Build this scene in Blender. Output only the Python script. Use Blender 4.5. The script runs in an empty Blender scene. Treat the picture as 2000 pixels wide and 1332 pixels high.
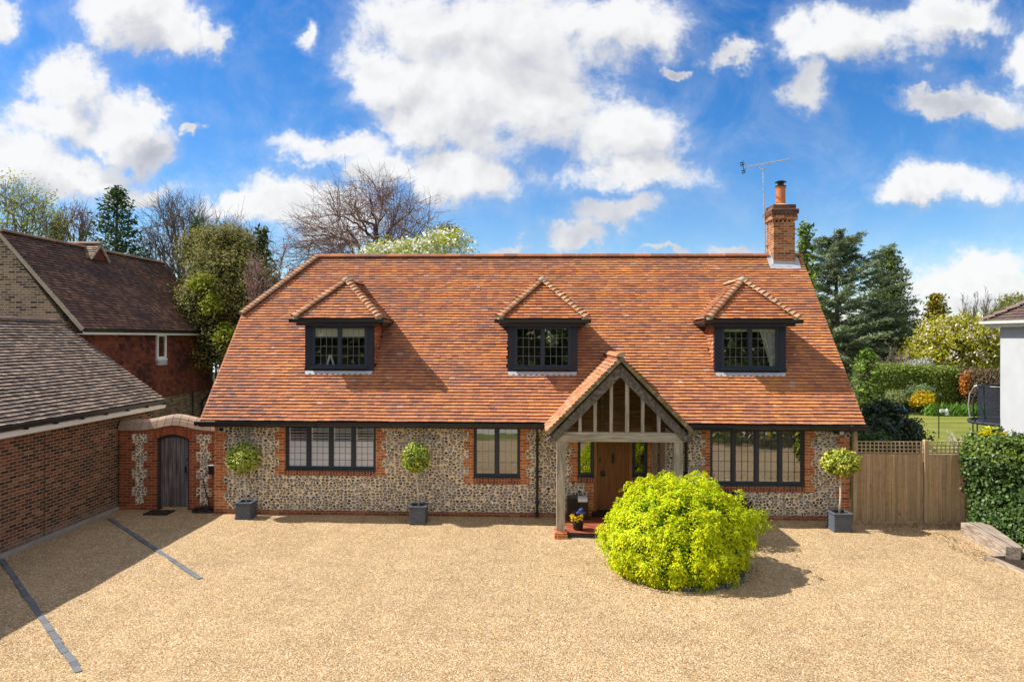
import bpy, math, random
import numpy as np
from mathutils import Vector, Matrix, noise as mnoise

# ------------------------------------------------------------------ camera, sky, sun, exposure
scene = bpy.context.scene
COL = scene.collection
YAW = math.radians(2.0); ROLL = 0.0025
CAM = np.array([0.0, -17.7, 4.64])
cam_d = bpy.data.cameras.new('camera'); cam = bpy.data.objects.new('camera', cam_d); COL.objects.link(cam)
cam_d.sensor_width = 36.0; cam_d.lens = 24.0; cam_d.clip_end = 2000.0; cam_d.clip_start = 0.1
cam_d.shift_y = -0.003
cam.matrix_world = Matrix.Translation(Vector(CAM)) @ (Matrix.Rotation(YAW, 4, 'Z') @ Matrix.Rotation(math.pi/2, 4, 'X') @ Matrix.Rotation(ROLL, 4, 'Z'))
scene.camera = cam
scene.view_settings.view_transform = 'Standard'
scene.view_settings.look = 'None'
scene.view_settings.exposure = 0.58
scene.view_settings.gamma = 1.0
scene.cycles.max_bounces = 5
scene.cycles.diffuse_bounces = 3
scene.cycles.transparent_max_bounces = 10

SUN_EL = math.radians(47.6)
TO_SUN = Vector((-1.003, 0.065, 1.1)).normalized()

FWD = np.array([-math.sin(YAW), math.cos(YAW), 0.0]); RGT = np.array([math.cos(YAW), math.sin(YAW), 0.0])
def at(x, y, D):
    """real place of something seen at photo pixel (x, y) at D metres of depth"""
    return CAM + FWD*D + RGT*((x-1000)/1333.3*D) + np.array([0, 0, 1.0])*(-(y-660)/1333.3*D)

class NT:
    """small helper for writing node trees"""
    def __init__(s, tree): s.t = tree; s.N = tree.nodes; s.L = tree.links
    def n(s, typ, ins=None, **props):
        nd = s.N.new(typ)
        for k, v in props.items(): setattr(nd, k, v)
        if ins:
            for k, v in ins.items():
                s.set(nd.inputs[k], v)
        return nd
    def set(s, sock, v):
        if isinstance(v, bpy.types.NodeSocket): s.L.new(v, sock)
        elif v is not None: sock.default_value = v
    def m(s, op, a, b=None, c=None, clamp=False):
        nd = s.N.new('ShaderNodeMath'); nd.operation = op; nd.use_clamp = clamp
        s.set(nd.inputs[0], a); s.set(nd.inputs[1], b); s.set(nd.inputs[2], c)
        return nd.outputs[0]
    def v(s, op, a, b=None):
        nd = s.N.new('ShaderNodeVectorMath'); nd.operation = op
        s.set(nd.inputs[0], a)
        if b is not None:
            if op == 'SCALE': s.set(nd.inputs[3], b)
            else: s.set(nd.inputs[1], b)
        return nd.outputs[1] if op in ('LENGTH', 'DOT_PRODUCT', 'DISTANCE') else nd.outputs[0]
    def step(s, x, lo, hi):
        nd = s.N.new('ShaderNodeMapRange'); nd.interpolation_type = 'SMOOTHSTEP'
        s.set(nd.inputs[0], x); s.set(nd.inputs[1], lo); s.set(nd.inputs[2], hi)
        return nd.outputs[0]
    def mix(s, f, a, b, mode='MIX'):
        nd = s.N.new('ShaderNodeMix'); nd.data_type = 'RGBA'; nd.blend_type = mode
        s.set(nd.inputs[0], f); s.set(nd.inputs[6], c4(a)); s.set(nd.inputs[7], c4(b))
        return nd.outputs[2]
    def ramp(s, f, stops, interp='LINEAR'):
        nd = s.N.new('ShaderNodeValToRGB'); cr = nd.color_ramp; cr.interpolation = interp
        while len(cr.elements) < len(stops): cr.elements.new(0.5)
        for e, (p, c) in zip(cr.elements, stops): e.position = p; e.color = c4(c)
        s.set(nd.inputs[0], f); return nd.outputs[0]
    def noise(s, vec, scale, detail=3.0, rough=0.55, dist=0.0):
        return s.n('ShaderNodeTexNoise', {'Vector': vec, 'Scale': scale, 'Detail': detail, 'Roughness': rough, 'Distortion': dist})
    def comb(s, x, y, z=0.0):
        return s.n('ShaderNodeCombineXYZ', {0: x, 1: y, 2: z}).outputs[0]
def c4(c):
    if isinstance(c, bpy.types.NodeSocket) or c is None: return c
    return tuple(c) if len(c) == 4 else (c[0], c[1], c[2], 1.0)

# clouds: (x, y, rx, ry) where they stand in the sky round the view of the house
CLOUDS = [(860,40,140,90),(1000,70,210,140),(1190,25,190,62),(760,145,95,62),(900,195,150,110),(1060,205,140,95),
 (1215,255,125,70),(1215,338,145,42),(805,245,75,60),(870,350,135,70),(660,298,100,34),(955,345,60,48),(740,345,90,45),
 (1195,420,75,42),(1135,466,66,30),(985,487,45,16),(1300,494,36,8),(1432,487,62,15),
 (1865,362,110,40),(1785,382,80,30),(1560,80,66,58),(1680,65,160,72),(1840,30,160,48),(1570,165,46,50),
 (1935,185,75,42),(1990,110,60,60),(1835,205,80,24),(1430,95,46,24),(1335,122,26,12),
 (255,15,120,60),(330,55,95,42),(412,60,30,42),(600,65,24,36),
 (130,170,68,66),(95,240,105,62),(230,235,95,58),(298,200,36,44),(312,290,46,46),(190,272,110,36),
 (20,305,110,58),(130,345,160,44),(260,370,110,26),(470,418,90,34),(560,408,110,46),(10,30,42,56),(382,262,26,14),
 (1890,545,130,46),(1960,575,120,40),(1800,600,160,26),(640,430,120,50)]

world = bpy.data.worlds.new('World'); scene.world = world; world.use_nodes = True
world.cycles.sampling_method = 'MANUAL'; world.cycles.sample_map_resolution = 256
def build_world():
    t = NT(world.node_tree); world.node_tree.nodes.clear()
    sky = t.n('ShaderNodeTexSky', sky_type='NISHITA', sun_disc=False)
    sky.sun_elevation = SUN_EL
    sky.sun_rotation = math.atan2(TO_SUN.x, TO_SUN.y)      # 0 is +Y, positive turns towards +X
    sky.altitude = 100.0; sky.air_density = 1.0; sky.dust_density = 0.3; sky.ozone_density = 2.5
    skyc = t.n('ShaderNodeHueSaturation', {'Hue': SKY_HUE, 'Saturation': SKY_SAT, 'Value': SKY_VAL, 'Color': sky.outputs[0]}).outputs[0]
    dirv = t.n('ShaderNodeTexCoord').outputs['Generated']
    a = t.m('MAXIMUM', t.m('ABSOLUTE', t.v('DOT_PRODUCT', dirv, tuple(FWD))), 0.08)
    u = t.m('DIVIDE', t.v('DOT_PRODUCT', dirv, tuple(RGT)), a)
    vz = t.m('DIVIDE', t.n('ShaderNodeSeparateXYZ', {0: dirv}).outputs[2], a)
    P = t.comb(u, vz, 0.0)
    off = t.v('SCALE', t.v('SUBTRACT', t.noise(P, 6.0, 5.0, 0.68).outputs['Color'], (0.5, 0.5, 0.5)), 0.16)
    Q = t.v('MULTIPLY', t.v('ADD', P, off), (1, 1, 0))
    acc = None
    for (x, y, rx, ry) in CLOUDS:
        k = (1333.3/rx, 1333.3/ry)      # |(Q - c) * k| in one multiply-add and one length
        nd = t.n('ShaderNodeVectorMath', {0: Q, 1: (k[0], k[1], 0), 2: (-(x-1000)/rx, -(660-y)/ry, 0)}, operation='MULTIPLY_ADD')
        e = t.m('SUBTRACT', 1.0, t.v('LENGTH', nd.outputs[0]))
        acc = e if acc is None else t.m('SMOOTH_MAX', acc, e, 0.35)
    # the same big clouds a little towards the sun: their lit sides and shaded undersides
    Q2 = t.v('ADD', Q, (-0.022, 0.045, 0)); b0 = b1 = None
    for (x, y, rx, ry) in [c_ for c_ in CLOUDS if c_[2]*c_[3] > 3200]:
        for which, qq in ((0, Q), (1, Q2)):
            nd = t.n('ShaderNodeVectorMath', {0: qq, 1: (1333.3/rx, 1333.3/ry, 0), 2: (-(x-1000)/rx, -(660-y)/ry, 0)}, operation='MULTIPLY_ADD')
            e = t.m('SUBTRACT', 1.0, t.v('LENGTH', nd.outputs[0]))
            if which: b1 = e if b1 is None else t.m('SMOOTH_MAX', b1, e, 0.5)
            else: b0 = e if b0 is None else t.m('SMOOTH_MAX', b0, e, 0.5)
    relb = t.m('MULTIPLY', t.m('MAXIMUM', t.m('MINIMUM', t.m('SUBTRACT', b0, b1), 0.35), -0.5), 0.34)
    high = t.m('MULTIPLY', t.step(vz, 0.50, 0.80), 0.46)      # unseen cloud added overhead to make the fill light whiter
    back = t.m('MULTIPLY', t.step(t.v('DOT_PRODUCT', dirv, tuple(FWD)), 0.15, -0.35), 0.40)      # unseen cloud added behind the viewpoint to brighten the shaded front
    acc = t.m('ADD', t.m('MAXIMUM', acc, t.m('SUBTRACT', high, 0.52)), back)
    f1 = t.noise(P, 7.5, 8.0, 0.69, 0.35).outputs[0]; f2 = t.noise(t.v('ADD', P, (-0.016, 0.024, 0)), 7.5, 3.0, 0.6, 0.2).outputs[0]
    f3 = t.noise(P, 7.5, 3.0, 0.6, 0.2).outputs[0]
    d0 = t.m('ADD', t.m('MINIMUM', t.m('ADD', acc, 0.09), 0.75), t.m('MULTIPLY', t.m('SUBTRACT', f1, 0.5), 2.3))
    mask = t.m('MAXIMUM', t.step(d0, -0.26, 0.56), t.m('MULTIPLY', t.step(d0, -0.70, 0.15), 0.20))
    thick = t.m('MULTIPLY', t.step(d0, 0.35, 1.0), t.m('ADD', 0.35, t.m('MULTIPLY', t.noise(P, 3.0, 3.0, 0.55).outputs[0], 1.3)))
    rel = t.m('MULTIPLY', t.m('SUBTRACT', f3, f2), 0.75)
    br = t.m('ADD', t.m('SUBTRACT', 0.97, t.m('MULTIPLY', thick, 0.10)), t.m('ADD', rel, relb))
    br = t.m('MINIMUM', t.m('MAXIMUM', br, 0.52), 1.04)
    cc = t.v('SCALE', t.mix(t.step(br, 0.5, 0.95), (0.88, 0.92, 1.06), (1.0, 1.0, 1.0)), t.m('MULTIPLY', br, CLOUD_V))
    colr = t.mix(t.m('MULTIPLY', mask, 0.97), skyc, cc)
    bg = t.n('ShaderNodeBackground', {'Color': colr, 'Strength': 0.1})
    out = t.n('ShaderNodeOutputWorld'); t.L.new(bg.outputs[0], out.inputs[0])
SKY_SAT = 1.42; SKY_VAL = 1.08; SKY_HUE = 0.508; CLOUD_V = 6.25
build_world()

sd = bpy.data.lights.new('sun', 'SUN'); sd.energy = 4.8; sd.angle = math.radians(0.55); sd.color = (1.0, 0.945, 0.86)
sun = bpy.data.objects.new('sun', sd); COL.objects.link(sun)
sun.rotation_euler = TO_SUN.to_track_quat('Z', 'Y').to_euler(); sun.location = (-30, 5, 40)

rng = np.random.default_rng(7); rnd = random.Random(11)

# ------------------------------------------------------------------ mesh helpers
class MB:
    def __init__(s): s.v = []; s.f = []; s.c = []
    def poly(s, pts, col=None):
        b = len(s.v); s.v.extend([tuple(map(float, p)) for p in pts]); s.f.append(tuple(range(b, b+len(pts)))); s.c.append(col)
    def hexa(s, P, col=None):
        """8 corners: bottom ring 0-3 (ccw from above), top ring 4-7"""
        b = len(s.v); s.v.extend([tuple(map(float, p)) for p in P])
        for q in ((3,2,1,0),(4,5,6,7),(0,1,5,4),(1,2,6,5),(2,3,7,6),(3,0,4,7)):
            s.f.append(tuple(b+i for i in q)); s.c.append(col)
        return s
    def box(s, x0, x1, y0, y1, z0, z1, col=None):
        return s.hexa([(x0,y0,z0),(x1,y0,z0),(x1,y1,z0),(x0,y1,z0),(x0,y0,z1),(x1,y0,z1),(x1,y1,z1),(x0,y1,z1)], col)
    def bar(s, a, b, w, h, up=(0,0,1), col=None):
        """a square bar from a to b; w across, h along 'up'"""
        a = np.array(a, float); b = np.array(b, float); d = b-a; d /= np.linalg.norm(d)
        up = np.array(up, float); x = np.cross(d, up); x /= np.linalg.norm(x); u = np.cross(x, d)
        x = x*w/2; u = u*h/2
        return s.hexa([a-x-u, a+x-u, b+x-u, b-x-u, a-x+u, a+x+u, b+x+u, b-x+u], col)
    def tube(s, pts, rad, n=8, cap=True, col=None):
        pts = [np.array(p, float) for p in pts]
        if not hasattr(rad, '__len__'): rad = [rad]*len(pts)
        rings = []
        for i, p in enumerate(pts):
            d = pts[min(i+1, len(pts)-1)] - pts[max(i-1, 0)]; d = d/(np.linalg.norm(d)+1e-9)
            ref = np.array([0, 0, 1.0]) if abs(d[2]) < 0.9 else np.array([1.0, 0, 0])
            x = np.cross(d, ref); x /= np.linalg.norm(x); y = np.cross(d, x)
            b = len(s.v)
            for k in range(n):
                t = 2*math.pi*k/n; s.v.append(tuple(p + rad[i]*(x*math.cos(t)+y*math.sin(t))))
            rings.append(b)
        for a, b in zip(rings[:-1], rings[1:]):
            for k in range(n):
                s.f.append((a+k, b+k, b+(k+1) % n, a+(k+1) % n)); s.c.append(col)
        if cap:
            s.f.append(tuple(rings[0]+k for k in range(n))); s.c.append(col)
            s.f.append(tuple(rings[-1]+k for k in reversed(range(n)))); s.c.append(col)
        return s
    def lathe(s, prof, center, n=16, col=None):
        """prof: (radius, z) from bottom to top"""
        cx, cy, cz = center; rings = []
        for r, z in prof:
            b = len(s.v); rings.append(b)
            for k in range(n):
                t = 2*math.pi*k/n; s.v.append((cx+r*math.cos(t), cy+r*math.sin(t), cz+z))
        for a, b in zip(rings[:-1], rings[1:]):
            for k in range(n):
                s.f.append((a+k, a+(k+1) % n, b+(k+1) % n, b+k)); s.c.append(col)
        s.f.append(tuple(rings[0]+k for k in reversed(range(n)))); s.c.append(col)
        s.f.append(tuple(rings[-1]+k for k in range(n))); s.c.append(col)
        return s
    def prism_y(s, poly, y0, y1, col=None):
        """poly of (x, z), extruded in y"""
        n = len(poly); b = len(s.v)
        s.v.extend([(x, y0, z) for x, z in poly]); s.v.extend([(x, y1, z) for x, z in poly])
        s.f.append(tuple(b+i for i in range(n))); s.c.append(col)
        s.f.append(tuple(b+n+i for i in reversed(range(n)))); s.c.append(col)
        for i in range(n):
            j = (i+1) % n; s.f.append((b+j, b+i, b+n+i, b+n+j)); s.c.append(col)
        return s
    def prism_x(s, poly, x0, x1, col=None):
        """poly of (y, z), extruded in x"""
        n = len(poly); b = len(s.v)
        s.v.extend([(x0, y, z) for y, z in poly]); s.v.extend([(x1, y, z) for y, z in poly])
        s.f.append(tuple(b+i for i in reversed(range(n)))); s.c.append(col)
        s.f.append(tuple(b+n+i for i in range(n))); s.c.append(col)
        for i in range(n):
            j = (i+1) % n; s.f.append((b+i, b+j, b+n+j, b+n+i)); s.c.append(col)
        return s

def wloc(p):
    v = Vector((0, 0, 0))
    while p is not None: v += p.location; p = p.parent
    return v

def link(name, me, mat, parent):
    o = bpy.data.objects.new(name, me); COL.objects.link(o)
    if mat is not None: me.materials.append(mat)
    if parent is not None: o.parent = parent
    return o

def obj(name, mb, mat, parent=None, smooth=False, bevel=0.0, local=False, origin=None):
    v = np.array(mb.v, dtype=np.float64)
    base = Vector((0, 0, 0))
    if parent is not None and not local: base = wloc(parent)
    if parent is None and origin is not None: base = Vector(origin)
    if not local: v = v - np.array(base)
    me = bpy.data.meshes.new(name); me.from_pydata(v.tolist(), [], mb.f)
    if any(c is not None for c in mb.c):
        at_ = me.color_attributes.new('Col', 'FLOAT_COLOR', 'CORNER')
        buf = []
        for f, c in zip(mb.f, mb.c):
            c = c or (1, 1, 1); buf.extend((c[0], c[1], c[2], 1.0)*len(f))
        at_.data.foreach_set('color', buf)
    if smooth: me.polygons.foreach_set('use_smooth', [True]*len(me.polygons))
    me.update()
    o = link(name, me, mat, parent)
    if parent is None and origin is not None: o.location = base
    if bevel:
        b = o.modifiers.new('bevel', 'BEVEL'); b.width = bevel; b.segments = 2; b.limit_method = 'ANGLE'
    return o

def quads(name, P, colr, mat, parent=None, local=False, smooth=False):
    """P (n, 4, 3) loose quads with one colour each"""
    P = np.asarray(P, dtype=np.float64)
    if parent is not None and not local: P = P - np.array(wloc(parent))
    n = len(P); me = bpy.data.meshes.new(name)
    me.vertices.add(4*n); me.loops.add(4*n); me.polygons.add(n)
    me.vertices.foreach_set('co', P.reshape(-1).astype(np.float32))
    me.loops.foreach_set('vertex_index', np.arange(4*n, dtype=np.int32))
    me.polygons.foreach_set('loop_start', np.arange(0, 4*n, 4, dtype=np.int32))
    me.update(calc_edges=True)
    if colr is not None:
        c = np.concatenate([np.repeat(np.asarray(colr, float), 4, axis=0), np.ones((4*n, 1))], axis=1)
        a = me.color_attributes.new('Col', 'FLOAT_COLOR', 'CORNER'); a.data.foreach_set('color', c.reshape(-1).astype(np.float32))
    return link(name, me, mat, parent)

def thing(name, label, cat, loc=(0, 0, 0), group=None, rotz=0.0):
    o = bpy.data.objects.new(name, None); COL.objects.link(o); o.location = loc; o.rotation_euler = (0, 0, rotz)
    o.empty_display_size = 0.2
    return tag(o, label, cat, group)
def tag(o, label, cat, group=None, kind=None):
    o['label'] = label; o['category'] = cat
    if group: o['group'] = group
    if kind: o['kind'] = kind
    return o
def struct(o): o['kind'] = 'structure'; return o

# ------------------------------------------------------------------ materials
def new_mat(name):
    m = bpy.data.materials.new(name); m.use_nodes = True; m.node_tree.nodes.clear(); t = NT(m.node_tree)
    return m, t
def finish(m, t, col, rough=0.8, bump=None, bstr=0.3, bdist=0.01, metal=0.0, spec=0.3):
    p = t.n('ShaderNodeBsdfPrincipled', {'Base Color': c4(col), 'Roughness': rough, 'Metallic': metal, 'Specular IOR Level': spec})
    if bump is not None:
        b = t.n('ShaderNodeBump', {'Height': bump, 'Strength': bstr, 'Distance': bdist}); t.L.new(b.outputs[0], p.inputs['Normal'])
    o = t.n('ShaderNodeOutputMaterial'); t.L.new(p.outputs[0], o.inputs[0]); return m
def pos(t): return t.n('ShaderNodeNewGeometry').outputs['Position']
def plain(name, col, rough=0.7, var=0.25, scale=6.0, metal=0.0, spec=0.3, fine=60.0, bstr=0.15):
    m, t = new_mat(name); P = pos(t)
    a = t.noise(P, scale, 4.0).outputs[0]; b = t.noise(P, fine, 2.0).outputs[0]
    k = t.m('ADD', t.m('MULTIPLY', t.m('SUBTRACT', a, 0.5), 2*var), t.m('ADD', 1.0, t.m('MULTIPLY', t.m('SUBTRACT', b, 0.5), var)))
    return finish(m, t, t.v('SCALE', tuple(col), k), rough, b, bstr, 0.004, metal, spec)

def brick_mat(name, stops, mortar, bw=0.225, bh=0.075, joint=0.011, zoff=0.0, soldier=False, grime=0.2, mvar=0.2, base=None):
    m, t = new_mat(name); P = pos(t); s = t.n('ShaderNodeSeparateXYZ', {0: P}).outputs
    u = t.m('ADD', s[0], s[1]); z = t.m('ADD', s[2], zoff)
    if soldier: u, z = z, u
    jit = t.noise(P, 14.0, 2.0).outputs[0]
    r = t.m('DIVIDE', z, bh); row = t.m('FLOOR', r)
    uu = t.m('ADD', t.m('DIVIDE', u, bw), t.m('MULTIPLY', t.m('FLOORED_MODULO', row, 2.0), 0.5))
    colm = t.m('FLOOR', uu)
    fu = t.m('FRACT', uu); fv = t.m('FRACT', r)
    eu = t.m('MULTIPLY', t.m('MINIMUM', fu, t.m('SUBTRACT', 1.0, fu)), bw)
    ev = t.m('MULTIPLY', t.m('MINIMUM', fv, t.m('SUBTRACT', 1.0, fv)), bh)
    e = t.m('ADD', t.m('MINIMUM', eu, ev), t.m('MULTIPLY', t.m('SUBTRACT', jit, 0.5), 0.004))
    isb = t.step(e, joint*0.5-0.002, joint*0.5+0.002)
    wn = t.n('ShaderNodeTexWhiteNoise', {'Vector': t.comb(colm, row, 0.0)}, noise_dimensions='2D')
    c = t.ramp(wn.outputs[0], stops)
    big = t.noise(P, 0.9, 4.0).outputs[0]; fine = t.noise(P, 45.0, 3.0).outputs[0]
    k = t.m('ADD', t.m('SUBTRACT', 1.0, grime*0.5), t.m('MULTIPLY', big, grime))
    k = t.m('MULTIPLY', k, t.m('ADD', 0.8, t.m('MULTIPLY', fine, 0.4)))
    c = t.v('SCALE', c, k)
    mo = t.v('SCALE', tuple(mortar), t.m('ADD', 1.0-mvar*0.5, t.m('MULTIPLY', t.noise(P, 8.0, 3.0).outputs[0], mvar)))
    colr = t.mix(isb, mo, c)
    if base is not None:      # efflorescence band near the ground of a stained wall
        f = t.m('MULTIPLY', t.step(s[2], base, 0.0), t.m('MULTIPLY', big, 0.8))
        colr = t.mix(f, colr, (0.38, 0.33, 0.27))
    h = t.m('ADD', isb, t.m('MULTIPLY', fine, 0.4))
    return finish(m, t, colr, 0.85, h, 0.5, 0.006, spec=0.2)

def flint_mat():
    m, t = new_mat('knapped flint'); P = pos(t); s = t.n('ShaderNodeSeparateXYZ', {0: P}).outputs
    base = t.comb(t.m('ADD', s[0], s[1]), t.m('MULTIPLY', s[2], 1.38), 0.0)
    w = t.v('SCALE', t.v('SUBTRACT', t.noise(base, 15.0, 3.0).outputs['Color'], (0.5, 0.5, 0.5)), 0.075)
    q = t.v('ADD', base, w)
    vor = t.n('ShaderNodeTexVoronoi', {'Vector': q, 'Scale': 9.8, 'Randomness': 0.84}, voronoi_dimensions='2D')
    edge = t.n('ShaderNodeTexVoronoi', {'Vector': q, 'Scale': 9.8, 'Randomness': 0.84}, voronoi_dimensions='2D', feature='DISTANCE_TO_EDGE').outputs['Distance']
    cs = t.n('ShaderNodeSeparateXYZ', {0: vor.outputs['Color']}).outputs
    n1 = t.noise(base, 34.0, 3.0).outputs[0]; n2 = t.noise(base, 60.0, 3.0).outputs[0]
    e = t.m('ADD', edge, t.m('MULTIPLY', t.m('SUBTRACT', n1, 0.5), 0.17))
    gapw = t.m('ADD', 0.045, t.m('MULTIPLY', cs[0], 0.075))
    rd = t.m('ADD', t.m('SUBTRACT', t.m('ADD', 0.57, t.m('MULTIPLY', cs[2], 0.16)), vor.outputs['Distance']), t.m('MULTIPLY', t.m('SUBTRACT', n1, 0.5), 0.22))
    e = t.m('SMOOTH_MIN', e, t.m('MULTIPLY', rd, 0.9), 0.05)
    stone = t.step(e, gapw, t.m('ADD', gapw, 0.04))
    core = t.step(e, t.m('ADD', gapw, 0.06), t.m('ADD', gapw, 0.11))
    heart = t.step(e, t.m('ADD', gapw, 0.16), t.m('ADD', gapw, 0.26))
    dark = t.ramp(cs[1], [(0, (0.014, 0.014, 0.018)), (0.28, (0.040, 0.038, 0.043)), (0.5, (0.085, 0.070, 0.060)), (0.7, (0.145, 0.145, 0.155)), (0.86, (0.25, 0.24, 0.24)), (1, (0.52, 0.48, 0.42))])
    dark = t.v('SCALE', dark, t.m('ADD', 0.3, t.m('MULTIPLY', n2, 1.5)))
    inner = t.mix(t.m('MULTIPLY', heart, t.step(cs[2], 0.25, 0.55)), dark, (0.33, 0.32, 0.325))
    rind = t.mix(cs[2], (0.74, 0.68, 0.58), (0.17, 0.15, 0.13))
    mort = t.v('SCALE', (0.86, 0.685, 0.45), t.m('ADD', 0.80, t.m('MULTIPLY', t.noise(base, 3.0, 5.0).outputs[0], 0.46)))
    c = t.mix(stone, mort, t.mix(core, rind, inner))
    splash = t.m('MULTIPLY', t.step(t.m('ADD', s[2], t.m('MULTIPLY', t.noise(base, 2.2, 5.0, 0.65).outputs[0], 0.55)), 0.62, 0.22), 0.42)      # rain splash low on the wall
    c = t.mix(splash, c, t.v('MULTIPLY', c, (0.55, 0.52, 0.44)))
    h = t.m('ADD', t.m('MULTIPLY', stone, 0.8), t.m('ADD', t.m('MULTIPLY', core, 0.3), t.m('MULTIPLY', n2, 0.2)))
    return finish(m, t, c, t.m('SUBTRACT', 0.85, t.m('MULTIPLY', core, 0.4)), h, 0.7, 0.02, spec=0.35)

def gravel_mat():
    m, t = new_mat('pea shingle'); P = pos(t)
    vor = t.n('ShaderNodeTexVoronoi', {'Vector': P, 'Scale': 56.0, 'Randomness': 1.0}, voronoi_dimensions='2D')
    cs = t.n('ShaderNodeSeparateXYZ', {0: vor.outputs['Color']}).outputs
    c = t.ramp(cs[0], [(0, (0.20, 0.125, 0.065)), (0.12, (0.40, 0.265, 0.140)), (0.5, (0.57, 0.40, 0.225)), (0.8, (0.68, 0.505, 0.305)), (1, (0.86, 0.76, 0.60))])
    gap = t.step(vor.outputs['Distance'], 0.70, 0.35)
    c = t.mix(t.m('ADD', 0.5, t.m('MULTIPLY', gap, 0.5)), (0.25, 0.16, 0.085), c)
    a = t.noise(P, 0.45, 5.0, 0.6).outputs[0]; b = t.noise(P, 2.2, 9.0, 0.74).outputs[0]; g = t.noise(P, 27.0, 3.0, 0.7).outputs[0]; rp = t.noise(P, 8.5, 3.0, 0.65, 0.6).outputs[0]
    tr = t.noise(t.v('MULTIPLY', P, (0.9, 0.16, 1.0)), 1.0, 4.0, 0.6).outputs[0]      # faint wheel tracks in and out of the drive
    bare = t.step(t.noise(P, 1.6, 5.0, 0.7).outputs[0], 0.60, 0.74)                     # thin, scuffed places
    k = t.m('ADD', 0.62, t.m('MULTIPLY', a, 0.34)); k = t.m('ADD', k, t.m('MULTIPLY', t.m('SUBTRACT', b, 0.5), 0.66)); k = t.m('ADD', k, t.m('MULTIPLY', t.m('SUBTRACT', g, 0.5), 0.55)); k = t.m('ADD', k, t.m('MULTIPLY', t.m('SUBTRACT', rp, 0.5), 0.45))
    k = t.m('ADD', k, t.m('MULTIPLY', tr, 0.30)); k = t.m('SUBTRACT', k, t.m('MULTIPLY', bare, 0.16))
    c = t.v('SCALE', c, t.m('MULTIPLY', k, 0.95)); c = t.v('MULTIPLY', c, (1.03, 1.0, 0.925))
    h = t.m('ADD', t.m('MULTIPLY', gap, 0.30), t.m('ADD', t.m('MULTIPLY', b, 1.1), t.m('ADD', t.m('MULTIPLY', g, 0.9), rp)))
    return finish(m, t, c, 0.9, h, 1.0, 0.020, spec=0.12)

def clay_mat(name='clay tile', dark=1.0):
    m, t = new_mat(name); P = pos(t)
    a = t.n('ShaderNodeVertexColor', layer_name='Col').outputs[0]
    n1 = t.noise(P, 24.0, 4.0, 0.6).outputs[0]; n2 = t.noise(P, 2.0, 4.0).outputs[0]
    k = t.m('MULTIPLY', t.m('ADD', 0.72, t.m('MULTIPLY', n1, 0.56)), t.m('ADD', 0.85, t.m('MULTIPLY', n2, 0.3)))
    c = t.v('SCALE', a, t.m('MULTIPLY', k, dark))
    moss = t.m('MULTIPLY', t.step(t.noise(P, 3.1, 6.0, 0.72).outputs[0], 0.56, 0.74), 0.38)      # weathering and thin moss
    c = t.mix(moss, c, t.v('MULTIPLY', c, (0.62, 0.70, 0.72)))
    return finish(m, t, c, 0.85, n1, 0.25, 0.006, spec=0.2)

def leaf_mat(name, trans=0.35, rough=0.5, tint=(1.0, 1.0, 1.0), spec=0.3):
    m, t = new_mat(name)
    a = t.n('ShaderNodeVertexColor', layer_name='Col').outputs[0]
    p = t.n('ShaderNodeBsdfPrincipled', {'Base Color': a, 'Roughness': rough, 'Specular IOR Level': spec})
    tr = t.n('ShaderNodeBsdfTranslucent', {'Color': t.v('MULTIPLY', a, tint)})
    mx = t.n('ShaderNodeMixShader', {0: trans}); t.L.new(p.outputs[0], mx.inputs[1]); t.L.new(tr.outputs[0], mx.inputs[2])
    o = t.n('ShaderNodeOutputMaterial'); t.L.new(mx.outputs[0], o.inputs[0]); return m

def wood_mat(name, cols, grain=(30.0, 30.0, 2.0), rough=0.8, stain=0.5):
    """timber with the grain along the axis of the smallest scale"""
    m, t = new_mat(name); P = pos(t)
    g = t.noise(t.v('MULTIPLY', P, grain), 1.0, 5.0, 0.6, 0.4).outputs[0]
    b = t.noise(P, 2.3, 4.0).outputs[0]
    c = t.ramp(g, [(0.28, cols[0]), (0.5, cols[1]), (0.72, cols[2])])
    c = t.v('SCALE', c, t.m('ADD', 1.0-stain*0.5, t.m('MULTIPLY', b, stain)))
    return finish(m, t, c, rough, g, 0.35, 0.006, spec=0.25)

def glass_mat(name, refl=0.30, tint=(0.86, 0.90, 0.88, 1)):
    m, t = new_mat(name)
    P = pos(t); wob = t.noise(P, 2.2, 1.0).outputs[0]
    bmp = t.n('ShaderNodeBump', {'Height': wob, 'Strength': 0.05, 'Distance': 0.02})
    gl = t.n('ShaderNodeBsdfGlossy', {'Color': (0.95, 0.97, 0.96, 1), 'Roughness': 0.012}); t.L.new(bmp.outputs[0], gl.inputs['Normal'])
    tr = t.n('ShaderNodeBsdfTransparent', {'Color': tint})
    lw = t.n('ShaderNodeLayerWeight', {'Blend': 0.3}).outputs['Fresnel']
    f = t.m('ADD', refl, t.m('MULTIPLY', lw, 0.5), clamp=True)
    mx = t.n('ShaderNodeMixShader', {0: f}); t.L.new(tr.outputs[0], mx.inputs[1]); t.L.new(gl.outputs[0], mx.inputs[2])
    o = t.n('ShaderNodeOutputMaterial'); t.L.new(mx.outputs[0], o.inputs[0]); return m

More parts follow.
